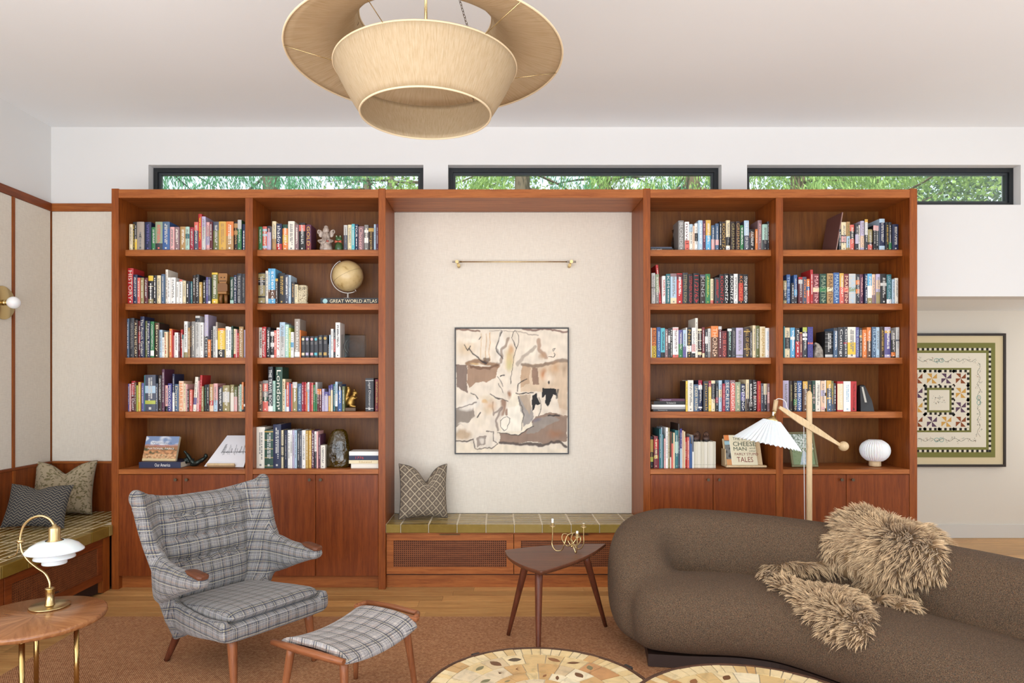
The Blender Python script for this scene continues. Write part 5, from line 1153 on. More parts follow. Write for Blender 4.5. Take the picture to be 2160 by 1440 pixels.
# ---------------- abstract painting ----------------
COLP = colmat('painted_canvas', .75)
pt = thing('painting', 'abstract brown, ochre and white painting in a thin black frame above the bench', 'painting', P(1079.5, 824, YN-.018))
s = (YN-.03)/F; hw, hh = 120.5*s, 133.5*s; fw = .010
q = MB(); q.box(-hw, hw, -.014, .017, hh-fw, hh); q.box(-hw, hw, -.014, .017, -hh, -hh+fw); q.box(-hw, -hw+fw, -.014, .017, -hh+fw, hh-fw); q.box(hw-fw, hw, -.014, .017, -hh+fw, hh-fw); q.build('frame', mat('26211f', .4), pt)
def art(u, v0):
    v = 1-v0; X_ = 98+u*1102; Y_ = 110+v*1218      # picture units
    wu = u+.012*nz(u, v, 3.5, 1)+.006*nz(u, v, 12, 2); wv = v+.012*nz(u, v, 3.5, 3)+.006*nz(u, v, 12, 4)
    p = Paint(wu, wv, 'dfd2bf', 1102/1218)
    def q(x, y): return ((x-98)/1102, (y-110)/1218)
    def E(x, y, rx, ry, c, ang=0, soft=.4, op=1): a, b = q(x, y); p.ell(a, b, rx/1218, ry/1218, c, ang, soft, op)
    def Pg(pts, c, op=1): p.polyg([q(*k) for k in pts], c, op)
    def Ln(pts, w, c, op=1, soft=.5): p.line([q(*k) for k in pts], w/1218, c, soft, op)
    E(200, 300, 130, 100, 'd2b892', 0, .9, .8); E(240, 230, 90, 30, 'e9dfcd', 0, .8); Ln([(98, 122), (320, 125)], 14, '8d7162'); Ln([(760, 118), (1200, 125)], 13, '8b7166'); Ln([(420, 130), (700, 150), (900, 165)], 7, 'a09286', .8)
    for x, c in ((386, 'c09a6d'), (425, 'c79b66'), (340, 'd2b68f')): Ln([(x, 150), (x+4, 420)], 6, c, .7)
    Pg([(210, 470), (515, 470), (500, 600), (420, 640), (300, 640), (240, 700), (212, 640)], '9f8067', .95); Pg([(98, 460), (205, 470), (210, 740), (110, 680)], '7e6a5e', .95)
    Ln([(210, 455), (330, 420), (420, 440), (510, 460)], 26, '8e6b4c', .9); Ln([(240, 480), (430, 490), (520, 440)], 16, '6e4f3a', .8); E(290, 450, 60, 14, 'cfae7d', 0, .5, .9); Ln([(385, 400), (420, 395), (380, 430)], 20, '5d4636', .8)
    E(540, 290, 45, 200, 'e6ddd0', 0, .5, .9); E(630, 400, 60, 150, 'cdb382', .1, .7, .9); E(645, 310, 35, 60, 'c0946a', 0, .7, .8); E(620, 470, 40, 80, 'c6bd86', 0, .8, .7)
    Ln([(540, 140), (500, 230), (497, 300), (560, 400)], 10, '77706b', .7); Ln([(610, 210), (590, 270), (545, 310), (555, 380), (540, 430)], 17, '86705f', .75)
    E(840, 320, 60, 90, 'eadfcb', .6, .5, .9); Ln([(700, 450), (760, 390), (840, 330), (870, 280)], 20, '8d7d70', .6); Ln([(905, 210), (910, 300), (960, 350), (985, 400)], 25, 'a08069', .8); E(950, 370, 45, 45, 'b28e6e', 0, .7, .8); E(1060, 370, 60, 40, 'ead9c3', 0, .4)
    Pg([(750, 450), (1195, 440), (1195, 900), (1120, 900), (1100, 730), (740, 730)], 'ceb598', .9); Pg([(750, 460), (830, 460), (820, 640), (740, 700)], 'b89a7c', .9)
    Ln([(750, 450), (880, 470), (1010, 460), (1100, 430), (1195, 430)], 22, '7f6a58', .85); Pg([(850, 480), (915, 490), (915, 660), (850, 655)], '886a58', .9); E(970, 560, 45, 80, 'b8794a', 0, .8, .8); E(1070, 500, 60, 90, 'c08f5f', .2, .9, .6); E(1160, 500, 35, 90, 'a58a70', 0, .9, .7); E(1020, 600, 60, 70, 'e4d3bd', 0, .8, .8)
    Pg([(98, 900), (270, 855), (290, 960), (190, 1060), (98, 1075)], '8b7f73', .95); E(170, 1150, 110, 60, 'baa184', 0, .5, .95); Ln([(98, 1212), (230, 1212), (275, 1190)], 9, '4b403a', .9)
    Pg([(540, 1140), (800, 1050), (870, 960), (1010, 930), (1195, 960), (1195, 1230), (1100, 1225), (540, 1220)], '8a7160', .95); Pg([(860, 1000), (1020, 960), (1120, 1000), (900, 1140), (790, 1140)], '938b82', .8); E(1080, 1150, 110, 50, '9d6d4d', 0, .8, .7); E(1150, 900, 50, 80, 'c2a78c', 0, .6, .7)
    Ln([(540, 1225), (700, 1232), (880, 1245), (1020, 1222), (1110, 1225), (1195, 1285)], 17, '51453f', .95); Pg([(98, 1235), (520, 1240), (880, 1265), (1195, 1300), (1195, 1330), (98, 1330)], 'e2d4bd', 1)
    E(240, 850, 130, 70, 'e1d8ca', -.3, .4, .95); Ln([(110, 890), (200, 860), (300, 830)], 9, '6b5f57', .8); E(400, 800, 110, 40, 'd8c8af', 0, .6, .9)
    Pg([(690, 740), (780, 740), (845, 1060), (720, 1160), (530, 1140), (560, 960), (600, 880), (640, 760)], 'e3d8c2', 1); Pg([(600, 880), (730, 870), (755, 1110), (560, 1130), (540, 980)], 'e8e0cf', .9)
    Pg([(710, 770), (800, 760), (850, 960), (820, 1030), (770, 1060)], '8e8783', .85); Pg([(720, 750), (830, 760), (830, 900), (800, 940)], 'b59f86', .8); E(880, 1000, 80, 30, '77727c', 0, .8, .8)
    Ln([(560, 830), (550, 930)], 32, '92705a', .9); E(620, 760, 32, 50, '9b7358', .2, .6, .95); Ln([(590, 900), (590, 950)], 15, '8b6a55', .9)
    E(500, 970, 50, 130, 'd7cbbb', .3, .5, .9); Ln([(460, 830), (470, 950), (540, 880), (500, 1000), (520, 1110)], 12, '7d6a60', .75); E(440, 870, 70, 80, 'cda680', .5, .8, .8); E(410, 920, 60, 50, 'd6c0a0', 0, .7, .8)
    E(330, 1010, 80, 60, 'dfd2bd', .4, .6); E(190, 1050, 70, 22, 'ddd1bf', -.1, .5); E(380, 830, 40, 26, 'd6b488', 0, .5)
    Pg([(280, 1150), (470, 1110), (520, 1200), (470, 1290), (280, 1280)], 'dcd0bf', 1); Pg([(310, 1180), (400, 1150), (395, 1260), (315, 1270)], '8f8176', .9); E(362, 1215, 28, 45, 'd5cabc', 0, .5); Ln([(400, 1105), (475, 1120), (475, 1215), (520, 1240), (450, 1290), (300, 1290), (275, 1200)], 6, '5f554e', .9)
    Pg([(945, 690), (1080, 690), (1100, 780), (1060, 750), (1040, 820), (1010, 870), (985, 830), (990, 760), (955, 780)], '1f1d1e', 1); Pg([(845, 770), (890, 750), (925, 840), (880, 860), (840, 920)], '222021', 1); E(1015, 640, 12, 22, '302c2a', 0, .4); Ln([(1100, 700), (1095, 780)], 14, '3a3533', .8)
    K = '35302f'
    for L, w in (([(190, 265), (225, 320), (250, 285)], 7), ([(235, 300), (290, 370), (350, 420), (390, 430)], 9), ([(500, 230), (500, 320), (560, 400)], 4), ([(545, 150), (525, 190)], 6), ([(670, 150), (648, 210), (690, 310), (715, 250), (715, 180), (685, 140), (665, 155)], 4), ([(690, 310), (650, 480), (640, 660)], 4),
                  ([(545, 580), (580, 568)], 10), ([(515, 575), (550, 630), (565, 690)], 4), ([(530, 660), (550, 750)], 4), ([(710, 720), (715, 660), (800, 600)], 6), ([(695, 745), (850, 740)], 8), ([(435, 755), (530, 805), (600, 820)], 6), ([(240, 745), (290, 765), (310, 800)], 5), ([(540, 1000), (560, 980), (600, 970), (630, 1000), (610, 1100), (580, 1120), (545, 1060), (540, 1000)], 4),
                  ([(520, 1135), (720, 1160), (855, 1060)], 6), ([(1050, 310), (1080, 305), (1060, 330), (1050, 320)], 5), ([(1010, 385), (1050, 392), (1070, 370), (1060, 350)], 5), ([(715, 770), (755, 900), (755, 1110)], 4), ([(320, 210), (335, 180)], 5), ([(1015, 960), (1110, 965)], 12), ([(310, 975), (345, 935)], 9), ([(905, 950), (940, 880), (920, 780)], 5)): Ln(L, w, K, .95, .6)
    c = p.c*(1+.07*nz(u, v, 9, 7)[:, None]+.05*nz(u, v*.3, 40, 8)[:, None]); return np.clip(c, 0, 1)
colgrid('canvas', art, 210, 232, lambda u, v: ((u-.5)*2*(hw-fw), np.full_like(u, -.006), (v-.5)*2*(hh-fw)), COLP, pt)

# ---------------- framed quilt in the corridor ----------------
qc = P(1979.5, 843.5, YQ-.03); s = (YQ-.03)/F; S = 140.5*s
qt = thing('framed_quilt', 'framed green and cream pinwheel quilt on the corridor wall right of the bookcase', 'framed quilt', qc)
q = MB(); f = .025
q.box(-S, S, -.015, .028, S-f, S); q.box(-S, S, -.015, .028, -S, -S+f); q.box(-S, -S+f, -.015, .028, -S+f, S-f); q.box(S-f, S, -.015, .028, -S+f, S-f); q.build('frame', mat('2c211a', .35), qt)
qm = [mat('d9c9a3', .8), mat('79793f', .9), mat('e4ddca', .9), mat('22201d', .9), mat('8a4a26', .9), mat('cf9f4f', .9), mat('5d4459', .9), mat('8fb0a4', .8), mat('3f4a33', .8)]
MB().box(-S+f, S-f, -.004, .02, -S+f, S-f).build('mat_board', qm[0], qt)
q = MB(); y = -.0085
def sq(x0, x1, z0, z1, m, dy=0): q.quad((x0, y-dy, z0), (x1, y-dy, z0), (x1, y-dy, z1), (x0, y-dy, z1), m)
U = S/141  # one pixel of the photograph
def frame_sq(r, m, dy): sq(-r*U, r*U, -r*U, r*U, m, dy)
q.box(-119*U, 119*U, -.0084, -.0042, -121*U, 121*U, 1); frame_sq(110, 2, .0004)
n = 42; k0 = 110; w_ = 2*k0/n
for i in range(n):
    if i % 2 == 0:
        a = (-k0+w_*i)*U; b = a+w_*U
        for r in (1, -1):
            z1 = r*k0*U; z0 = r*(k0-5)*U; sq(a, b, min(z0, z1), max(z0, z1), 3, .0008); sq(min(z0, z1), max(z0, z1), a, b, 3, .0008)
frame_sq(105, 1, .0010); frame_sq(99.5, 2, .0014)
frame_sq(68, 1, .0018); frame_sq(64, 2, .0022)
n = 24; w_ = 128/n
for i in range(n):
    if i % 2 == 0:
        a = (-64+w_*i)*U; b = a+w_*U
        for r in (1, -1): z1 = r*64*U; z0 = r*(64-w_)*U; sq(a, b, min(z0, z1), max(z0, z1), 3, .0026); sq(min(z0, z1), max(z0, z1), a, b, 3, .0026)
cell = 30.5; cols_ = {(-1.5, 1.5): 4, (-.5, 1.5): 5, (.5, 1.5): 6, (1.5, 1.5): 4, (1.5, .5): 5, (1.5, -.5): 6, (1.5, -1.5): 4, (.5, -1.5): 5, (-.5, -1.5): 6, (-1.5, -1.5): 4, (-1.5, .5): 6, (-1.5, -.5): 5}
for (i, j), m in cols_.items():
    cx, cz = i*cell*U, j*cell*U; h_ = 10.5*U
    for k in range(4):
        a = k*PI/2; R2 = lambda x, z: (cx+x*math.cos(a)-z*math.sin(a), y-.003, cz+x*math.sin(a)+z*math.cos(a)); q.poly([R2(0, 0), R2(h_, 0), R2(0, h_)] if 0 else [R2(0, 0), R2(0, h_), R2(-h_, h_)], m)
    for dx in (-.5, .5):
        for dz in (-.5, .5):
            d = 4*U; px, pz = cx+dx*cell*U, cz+dz*cell*U; q.poly([(px-d, y-.003, pz), (px, y-.003, pz-d), (px+d, y-.003, pz), (px, y-.003, pz+d)], 1); d *= .6; sq(px-d, px+d, pz-d, pz+d, 2, .0034)
n = 12; frame_sq(31, 2, .0038); w_ = 62/n
for i in range(n):
    if i % 2 == 0:
        a = (-31+w_*i)*U; b = a+w_*U
        for r in (1, -1): z1 = r*31*U; z0 = r*(31-w_)*U; sq(a, b, min(z0, z1), max(z0, z1), 3, .0042); sq(min(z0, z1), max(z0, z1), a, b, 3, .0042)
frame_sq(26, 1, .0046); frame_sq(21.5, 2, .005)
r_ = random.Random(4)
def sprig(x, z, dy):
    for k in range(7):
        a = r_.uniform(0, 2*PI); d = r_.uniform(1, 5)*U; px, pz = x+d*math.cos(a), z+d*math.sin(a); t = r_.uniform(0, PI); L = r_.uniform(.8, 1.6)*U; m = r_.choice((8, 8, 3, 8, 4, 7))
        q.poly([(px-L*math.cos(t), y-dy, pz-L*math.sin(t)), (px+L*.4*math.sin(t), y-dy, pz-L*.4*math.cos(t)), (px+L*math.cos(t), y-dy, pz+L*math.sin(t)), (px-L*.4*math.sin(t), y-dy, pz+L*.4*math.cos(t))], m)
def vine(pts, dy, m=8, w=.28):
    for (x0, z0), (x1, z1) in zip(pts, pts[1:]):
        L = math.hypot(x1-x0, z1-z0) or 1; nx_, nz_ = -(z1-z0)/L*w*U, (x1-x0)/L*w*U; q.poly([(x0+nx_, y-dy, z0+nz_), (x1+nx_, y-dy, z1+nz_), (x1-nx_, y-dy, z1-nz_), (x0-nx_, y-dy, z0-nz_)], m)
for side in range(4):
    a = side*PI/2; R2 = lambda x, z: (x*math.cos(a)-z*math.sin(a), x*math.sin(a)+z*math.cos(a))
    vine([R2((-78+k*2)*U, (84+3*math.sin(k*.5))*U) for k in range(79)], .0018)
    for k in range(14): sprig(*R2((-75+k*11.5)*U, (84+3*math.sin(k*2.8))*U), .0018)
    for cx in (0,):
        for sg in (-1, 1): vine([R2((cx+sg*(5-5*math.cos(t)))*U, (84+4*math.sin(t)*1.0)*U) for t in [2*PI*k/14 for k in range(15)]], .002, 7, .7)
for k in range(6): sprig(r_.uniform(-11, 11)*U, r_.uniform(-8, 12)*U, .0054)
q.build('quilt', qm, qt)

# ---------------- cushions ----------------
def pillow(name, label, loc, size, rot, fn, th=.075, chop=.06, group='bench cushions', piping=None, n=110, cw=.2, cx=0):
    t = thing(name, label, 'cushion', loc, rot=rot, group=group); w, h = size; mts = colmat(name+'_fabric', .95)
    def shape(u, v, sg):
        a = 2*u-1; b = 2*v-1; pin = 1-.09*(1-np.abs(a)**2)*np.abs(b)**3; pinv = 1-.07*(1-np.abs(b)**2)*np.abs(a)**3
        x = a*w/2*pinv; z = b*h/2*pin; e = np.clip((1-np.abs(a)**3.2)*(1-np.abs(b)**3.2), 0, 1)**.55; d = th*e
        dent = chop*np.exp(-np.abs((a-cx)/cw)**1.5)*np.clip((b+.1), 0, 1)**1.5; z = z-dent*2.3; d = d*(1-.45*np.exp(-((a-cx)/cw)**2)*np.clip(b, 0, 1))
        d = d+.004*nz(u, v, 1.5, 3)*e
        return x, sg*d, z+h/2
    colgrid('cover', fn, n, n, lambda u, v: shape(u, v, -1), mts, t); o = colgrid('cover_back', fn, 30, 30, lambda u, v: shape(1-u, v, 1), mts, t)
    if piping:
        pts = []
        for k in range(120):
            f_ = k/30; s_ = int(f_); r = f_-s_; u, v = [(r, 0), (1, r), (1-r, 1), (0, 1-r)][s_]; x, y_, z = shape(np.array([u]), np.array([v]), 1); pts.append((x[0], y_[0], z[0]))
        MB().tube(pts, .0035, 6, closed=True).build('piping', piping, t)
    return t
def herring(u, v):
    c = np.array(rgb('333234')); d = np.array(rgb('7d7464')); k = 9; p = (v*15+np.abs(((u*k) % 1)*2-1)*1.0) % 1; m = (p < .3)[:, None]; e = (np.abs(((u*k*2) % 1)-.5) < 0)[:, None]
    return np.where(m, d, c)*(1+.12*nz(u, v, 40, 2)[:, None])
def lattice(u, v):
    c = np.array(rgb('665a4d')); d = np.array(rgb('b8a98f')); k = 5.6; a = (u+v)*k/1; b = (u-v)*k/1; fa = np.abs((a % 1)-.5)*2; fb = np.abs((b % 1)-.5)*2
    line = (fa > .89) | (fb > .89); small = (np.sin(a*2*PI*4)*np.sin(b*2*PI*4) > .25); core = (fa+fb < .5) & small
    out = np.where(small[:, None], c*.65, c*1.25); out = np.where(core[:, None], d*.9, out); return np.where(line[:, None], d, out)
def floral(u, v):
    c = np.array(rgb('b5a68c')); d = np.array(rgb('756a48')); p = Paint(u, v, 'a8987c'); r = random.Random(8)
    for k in range(330):
        x, y_, a = r.random(), r.random(), r.uniform(0, PI); p.ell(x, y_, r.uniform(.022, .04), r.uniform(.007, .013), '6a6040', a, .3)
    for k in range(16):
        x, y_ = r.random(), r.random()
        for j in range(6): a = j*PI/3; p.ell(x+.022*math.cos(a), y_+.022*math.sin(a), .014, .007, '6b6142', a, .3)
    for k in range(9): x, y_ = r.random(), r.random(); p.ell(x, y_, .05, .024, '766b49', r.uniform(-.5, .5), .2); p.ell(x+.045, y_+.02, .02, .016, '766b49', 0, .2)
    return p.c*(1+.08*nz(u, v, 40, 2)[:, None])
def setp(px, py, z): return onz(px, py, z)
c = onz(144, 1090, BZ); pillow('floral_cushion', 'square tan cushion with olive animal and leaf print in the bench corner', (-3.62, 5.50, BZ+.010), (.47, .45), (math.radians(-14), 0, math.radians(10)), floral, .08, .040, cw=.36, piping=mat('6f6452', .9))
pillow('herringbone_cushion', 'dark grey herringbone cushion leaning in front of the tan printed cushion', (-3.50, 4.99, BZ+.014), (.43, .34), (math.radians(-24), math.radians(3), math.radians(12)), herring, .07, .014, cw=.3, cx=-.1, n=150)
pillow('lattice_cushion', 'brown and cream lattice patterned cushion at the left end of the niche bench', (-.60, 5.36, BZ+.010), (.41, .44), (math.radians(-10), math.radians(3), math.radians(24)), lattice, .075, .058, cw=.32, cx=.1, piping=mat('4d463f', .9), n=150)

# ---------------- small things on the shelves ----------------
def shelf_pt(px, z, Y): return Vector(((px-VX)*Y/F, Y, z+.0008))
SC = 5.35/F
# carved wooden figure
t = thing('wooden_figurine', 'blocky carved wooden figure standing on the second shelf between books', 'figurine', shelf_pt(472, 2.243, 5.33)); w1 = mat('9a6a35', .5); w2 = mat('7d5228', .5)
q = MB(); q.loft([[(x*sx+ox, y*.03, z) for x, y in ((-1, -1), (1, -1), (1, 1), (-1, 1))] for sx, z, ox in ((.026, .165, .004), (.034, .185, .004), (.036, .235, .005), (.030, .242, .005))], smooth=False); q.build('head', w1, t)
q = MB(); q.loft([[(x*sx, y*.028, z) for x, y in ((-1, -1), (1, -1), (1, 1), (-1, 1))] for sx, z in ((.032, .098), (.040, .104), (.040, .150), (.030, .164))], smooth=False); q.build('torso', w2, t)
MB().box(-.036, .034, -.03, .03, .078, .097, bev=.003).build('belt', w1, t)
for sg in (-1, 1): q = MB(); q.tube([(sg*.016, 0, .08), (sg*.022, -.008, .045), (sg*.020, 0, .0)], [.016, .015, .013], 6); q.build('leg', w2, t)
MB().box(-.024, .032, -.034, -.029, .178, .184).box(-.012, -.004, -.035, -.028, .205, .213).box(.014, .022, -.035, -.028, .205, .213).build('carved_face', mat('4c3018', .6), t)
# elephant-headed statue and frog
cer = NT('weathered_ceramic', .35); v = cer.coords('Object'); nn = cer.noise(v, 30, 4, .7); cer.col(cer.ramp(nn, [(.35, rgb('6b5c55')), (.5, rgb('a8978a')), (.7, rgb('cbbdb0'))])); CER = cer.m
t = thing('statuette', 'pale glazed elephant headed seated statuette on the top shelf', 'statuette', shelf_pt(688, 2.668, 5.34))
q = MB(); q.lathe([(0, 0), (.050, 0), (.052, .02), (.046, .05), (.040, .075), (.032, .095), (0, .10)], 22); q.ball((0, -.01, .118), (.034, .03, .036), 16, 10); q.ball((0, -.005, .165), (.026, .024, .03), 16, 10); q.ball((0, 0, .195), (.018, .018, .014), 12, 8)
q.tube(spline([(0, -.03, .12), (.006, -.045, .09), (.0, -.05, .065), (-.014, -.048, .055)], 4), [.013]*4+[.011]*4+[.008]*5, 10)
for sg in (-1, 1): q.tube([(sg*.03, 0, .09), (sg*.055, -.02, .08), (sg*.035, -.04, .06)], [.012, .011, .009], 8)
me = fuse(q, .004, 2); me.materials.append(CER); link('figure', me, t)
for sg in (-1, 1): MB().ball((sg*.042, 0, .14), (.020, .006, .028), 14, 8).build('ear', CER, t); MB().tube(spline([(sg*.04, 0, .165), (sg*.062, 0, .17), (sg*.066, 0, .15), (sg*.052, -.005, .14)], 4), .006, 8).build('arm', CER, t)
MB().ball((.012, -.036, .075), (.018, .012, .008), 12, 6).build('red_shawl', mat('b4584a', .4), t)
t = thing('frog_figurine', 'small green glazed frog figurine with red bow beside the pale statuette', 'figurine', shelf_pt(715, 2.668, 5.33)); gm = mat('34502a', .15)
q = MB(); q.lathe([(0, 0), (.029, 0), (.033, .02), (.031, .045), (.022, .068), (0, .075)], 20); q.ball((0, 0, .092), (.029, .026, .024), 14, 10); q.ball((-.016, -.012, .114), .011, 10, 8); q.ball((.016, -.012, .114), .011, 10, 8)
me = fuse(q, .0035, 2); me.materials.append(gm); link('body', me, t)
q = MB()
for sg in (-1, 1): q.poly([(0, -.033, .07), (sg*.026, -.031, .082), (sg*.026, -.031, .06)]); q.ball((sg*.014, -.031, .071), (.014, .004, .008), 10, 6)
q.build('bow', mat('b8553a', .5), t); MB().ball((-.015, -.023, .116), .004, 8, 6).ball((.015, -.023, .116), .004, 8, 6).build('eyes', mat('e8e0c8', .3), t)
# owl
ow = NT('speckled_stone', .6); v = ow.coords('Object'); ow.col(ow.ramp(ow.noise(v, 160, 2, .7), [(.40, rgb('5c4e38')), (.47, rgb('cfc09c')), (.7, rgb('e0d5b8'))])); OW = ow.m
t = thing('owl_figurine', 'cream speckled stone owl figurine beside the row of books', 'figurine', shelf_pt(638.5, 2.241, 5.335))
q = MB(); q.loft([se_ring(0, 0, z, rx, ry, 24, 3, ax='z') for z, rx, ry in ((0, .040, .03), (.018, .041, .031), (.022, .034, .026), (.03, .036, .028), (.08, .041, .031), (.115, .040, .03), (.14, .042, .028), (.152, .034, .02), (.155, .02, .012))]); q.build('body', OW, t)
q = MB()
for sg in (-1, 1):
    q.tube([(sg*.018+.010*math.cos(a), -.030, .124+.010*math.sin(a)) for a in [2*PI*k/16 for k in range(16)]], .0014, 6, closed=True); q.ball((sg*.018, -.030, .124), (.004, .003, .004), 8, 6)
q.build('eyes', mat('4a4130', .5), t); MB().loft([[(-.004, -.028, .115), (.004, -.028, .115), (0, -.036, .113)], [(-.001, -.028, .103), (.001, -.028, .103), (0, -.031, .102)]]).build('beak', mat('a89670', .5), t)
# globe
gl = NT('antique_globe', .3); v = gl.coords('Object'); n1 = gl.noise(v, 11, 5, .6, .3); gl.col(gl.ramp(n1, [(.30, rgb('6b5838')), (.37, rgb('b6975f')), (.42, rgb('c7ac78')), (.75, rgb('d6be8e'))]))
YG = 5.36; gz = 2.2415+.0505+.001; t = thing('globe', 'antique tan globe on a white metal stand on top of the world atlas', 'globe', Vector(((732-VX)*YG/F, YG+.03, gz)))
WM = mat('d9d6d0', .35, .4); R = 32.5*YG/F; cz = (gz*0+(H-(582-VY)*(YG+.03)/F)-gz); Rt = Matrix.Rotation(math.radians(23), 3, 'Y')
MB().ball((0, 0, cz), R, 40, 26, 0, Rt).build('sphere', gl.m, t)
MB().tube([Vector((0, 0, cz))+Matrix.Rotation(math.radians(-27), 3, 'Y') @ Vector((R*1.002*math.cos(a), R*1.002*math.sin(a), 0)) for a in [2*PI*k/64 for k in range(64)]], .0008, 5, closed=True).build('equator_ring', mat('4d4128', .6), t)
ax_ = Vector((math.sin(math.radians(-28)), 0, math.cos(math.radians(-28)))); pts = [Vector((0, 0, cz))+Matrix.Rotation(math.radians(-a), 3, 'Y') @ ax_*(R*1.11) for a in range(0, 181, 8)]
MB().tube(pts, .0032, 8).tube([Vector((0, 0, cz))+ax_*R, Vector((0, 0, cz))+ax_*R*1.13], .003, 8).tube([Vector((0, 0, cz))-ax_*R, Vector((0, 0, cz))-ax_*R*1.13], .003, 8).build('meridian_arc', WM, t)
MB().lathe([(0, 0), (.052, 0), (.050, .003), (.01, .006), (.0065, .012), (.0065, cz-R*1.11), (0, cz-R*1.11)], 24).build('stand', WM, t)
# clear glass block dish and glass vase
CG = mat('e9efee', .03, 0, 'clear_glass', Transmission_Weight=1.0, IOR=1.18)
t = thing('glass_dish', 'square clear glass dish standing upright on the third shelf', 'dish', shelf_pt(745, 1.812, 5.35))
q = MB(); S_ = .100; q.box(-S_, S_, -.0, .028, 0, .188, bev=.008)
q.build('block', CG, t); q = MB()
for r, yy, rr in ((.072, -.004, .006), (.050, -.003, .004)): q.tube([(r*math.cos(a), yy, .092+r*math.sin(a)) for a in [2*PI*k/40 for k in range(40)]], rr, 8, closed=True)
q.build('bowl_ring', CG, t)
tag(MB().lathe([(0, 0), (.032, 0), (.034, .01), (.030, .06), (.036, .20), (.034, .20), (.027, .06), (.030, .012), (0, .01)], 24).build('glass_vase', mat('a9a26a', .05, 0, 'olive_glass', Transmission_Weight=.95, IOR=1.45), None, shelf_pt(729, 1.812, 5.50)), 'tall olive tinted glass vase behind the square glass dish', 'vase')
tag(MB().lathe([(0, 0), (.040, 0), (.050, .03), (.052, .10), (.036, .16), (.046, .20), (.044, .20), (.033, .16), (.049, .10), (.047, .03), (0, .008)], 28).build('glass_vase', mat('8c7b70', .04, 0, 'smoky_glass', Transmission_Weight=.9, IOR=1.45), None, shelf_pt(1429, 2.668, 5.47)), 'smoky glass vase behind the grey book, top shelf right of the niche', 'vase')
# squirrel bookend
GB = mat('a98443', .35, .8, 'antique_bronze_gold')
t = thing('squirrel_bookend', 'golden squirrel bookend holding the fourth shelf books upright', 'bookend', shelf_pt(740, 1.383, 5.35))
MB().box(-.048, .048, -.035, .035, 0, .030, bev=.003).build('plinth', mat('55402c', .45, .4), t)
q = MB(); q.tube(spline([(-.005, 0, .048), (.004, 0, .085), (.022, 0, .115), (.030, 0, .135)], 5), [.030, .032, .034, .034, .033, .032, .030, .028, .026, .024, .021, .018, .016, .015, .015, .015], 14)
q.ball((.034, -.002, .146), (.022, .015, .017), 14, 10); q.ball((.050, -.002, .141), (.010, .008, .008), 10, 8); q.tube([(.028, 0, .158), (.026, 0, .180)], [.006, .002], 8); q.tube([(.034, .006, .158), (.036, .006, .178)], [.006, .002], 8)
q.tube([(.02, -.016, .115), (.038, -.02, .100), (.054, -.008, .112)], [.009, .007, .006], 8); q.tube([(.0, -.02, .05), (.02, -.022, .040), (.045, -.018, .037)], [.018, .012, .008], 8)
q.tube(spline([(-.02, .005, .045), (-.038, .005, .075), (-.034, .005, .12), (-.022, .005, .155), (-.018, .005, .182), (-.030, .005, .190)], 4), [.012]*4+[.016]*4+[.018]*4+[.02]*4+[.016]*5, 12)
me = fuse(q, .004, 2); me.materials.append(GB); link('squirrel', me, t)
# brown glass sculpture
t = NT('brown_cast_glass', .06); v = t.coords('Object'); t.col(t.ramp(t.noise(v, 8, 3), [(.3, rgb('1c1203')), (.7, rgb('493709'))])); t.bump(t.noise(v, 11, 3, .5, .8), 1.0, .03); t.b.inputs['Coat Weight'].default_value = .6
tag(MB().loft([se_ring(ox, 0, z, rx, ry, 30, 2.4, ax='z') for z, rx, ry, ox in ((0, .088, .06, 0), (.012, .098, .066, 0), (.06, .098, .068, .0), (.13, .096, .066, .0), (.19, .088, .062, .004), (.25, .073, .052, .008), (.285, .058, .04, .010), (.303, .03, .02, .012))]).build('glass_sculpture', t.m, None, shelf_pt(713, ZCT, 5.33)), 'dark brown lumpy cast glass sculpture standing on the counter', 'sculpture')
# national parks picture book on top of the flat navy book
def cover(u, v):
    p = Paint(u, v, '93a3bd', 1.35); w = v+.03*nz(u, v, 2.5, 1)
    p.blend((w > .62)*1., '7f94b8'); p.blend(np.clip(nz(u, v, 3, 5)*1.6, 0, 1)*(w > .62)*.9, 'e4e6ea'); p.blend(((w < .66) & (w > .6))*.9, 'b58f86'); p.blend((w < .6)*1., 'a5734f')
    p.blend(((w < .56)*np.clip(nz(u, v, 5, 9)*2, 0, 1)), '5d5a3f'); p.blend((w < .42)*np.clip(.5+nz(u, v, 6, 11), 0, 1), 'd49a6b'); p.blend((w < .28)*np.clip(.6+nz(u, v, 9, 12), 0, 1)*.9, 'e0b98c'); p.rect(0, 1, 0, .09, 'd9c394'); return p.c
bo = Vector(((293+381)/2, 0, 0)); Yc = 5.33; wv_ = 74*Yc/F; hv = 53*Yc/F
t = thing('picture_book', 'national parks picture book propped up on a navy book at the left counter', 'book', Vector(((334.5-VX)*Yc/F, Yc, .9375+.047+.001)), rot=(math.radians(-18), 0, math.radians(-5)))
MB().box(-wv_/2, wv_/2, .001, .024, 0, hv, bev=.001).build('book_block', mat('cdbf9f', .7), t)
colgrid('cover', cover, 80, 60, lambda u, v: ((u-.5)*wv_, np.full_like(u, -.0002), v*hv), colmat('picture_cover', .4), t)
q = MB(); addtext(q, 'NATIONAL PARKS', (0, -.001, hv*.50), (1, 0, 0), (0, 0, 1), wv_*.78, .016, 0); addtext(q, 'AMERICA\'S', (0, -.001, hv*.61), (1, 0, 0), (0, 0, 1), wv_*.45, .010, 1); addtext(q, 'Wonders', (0, -.001, hv*.73), (1, 0, 0), (0, 0, 1), wv_*.6, .012, 2); q.build('title', [mat('f2efe8', .5), mat('c4604a', .5), mat('51607a', .5)], t)
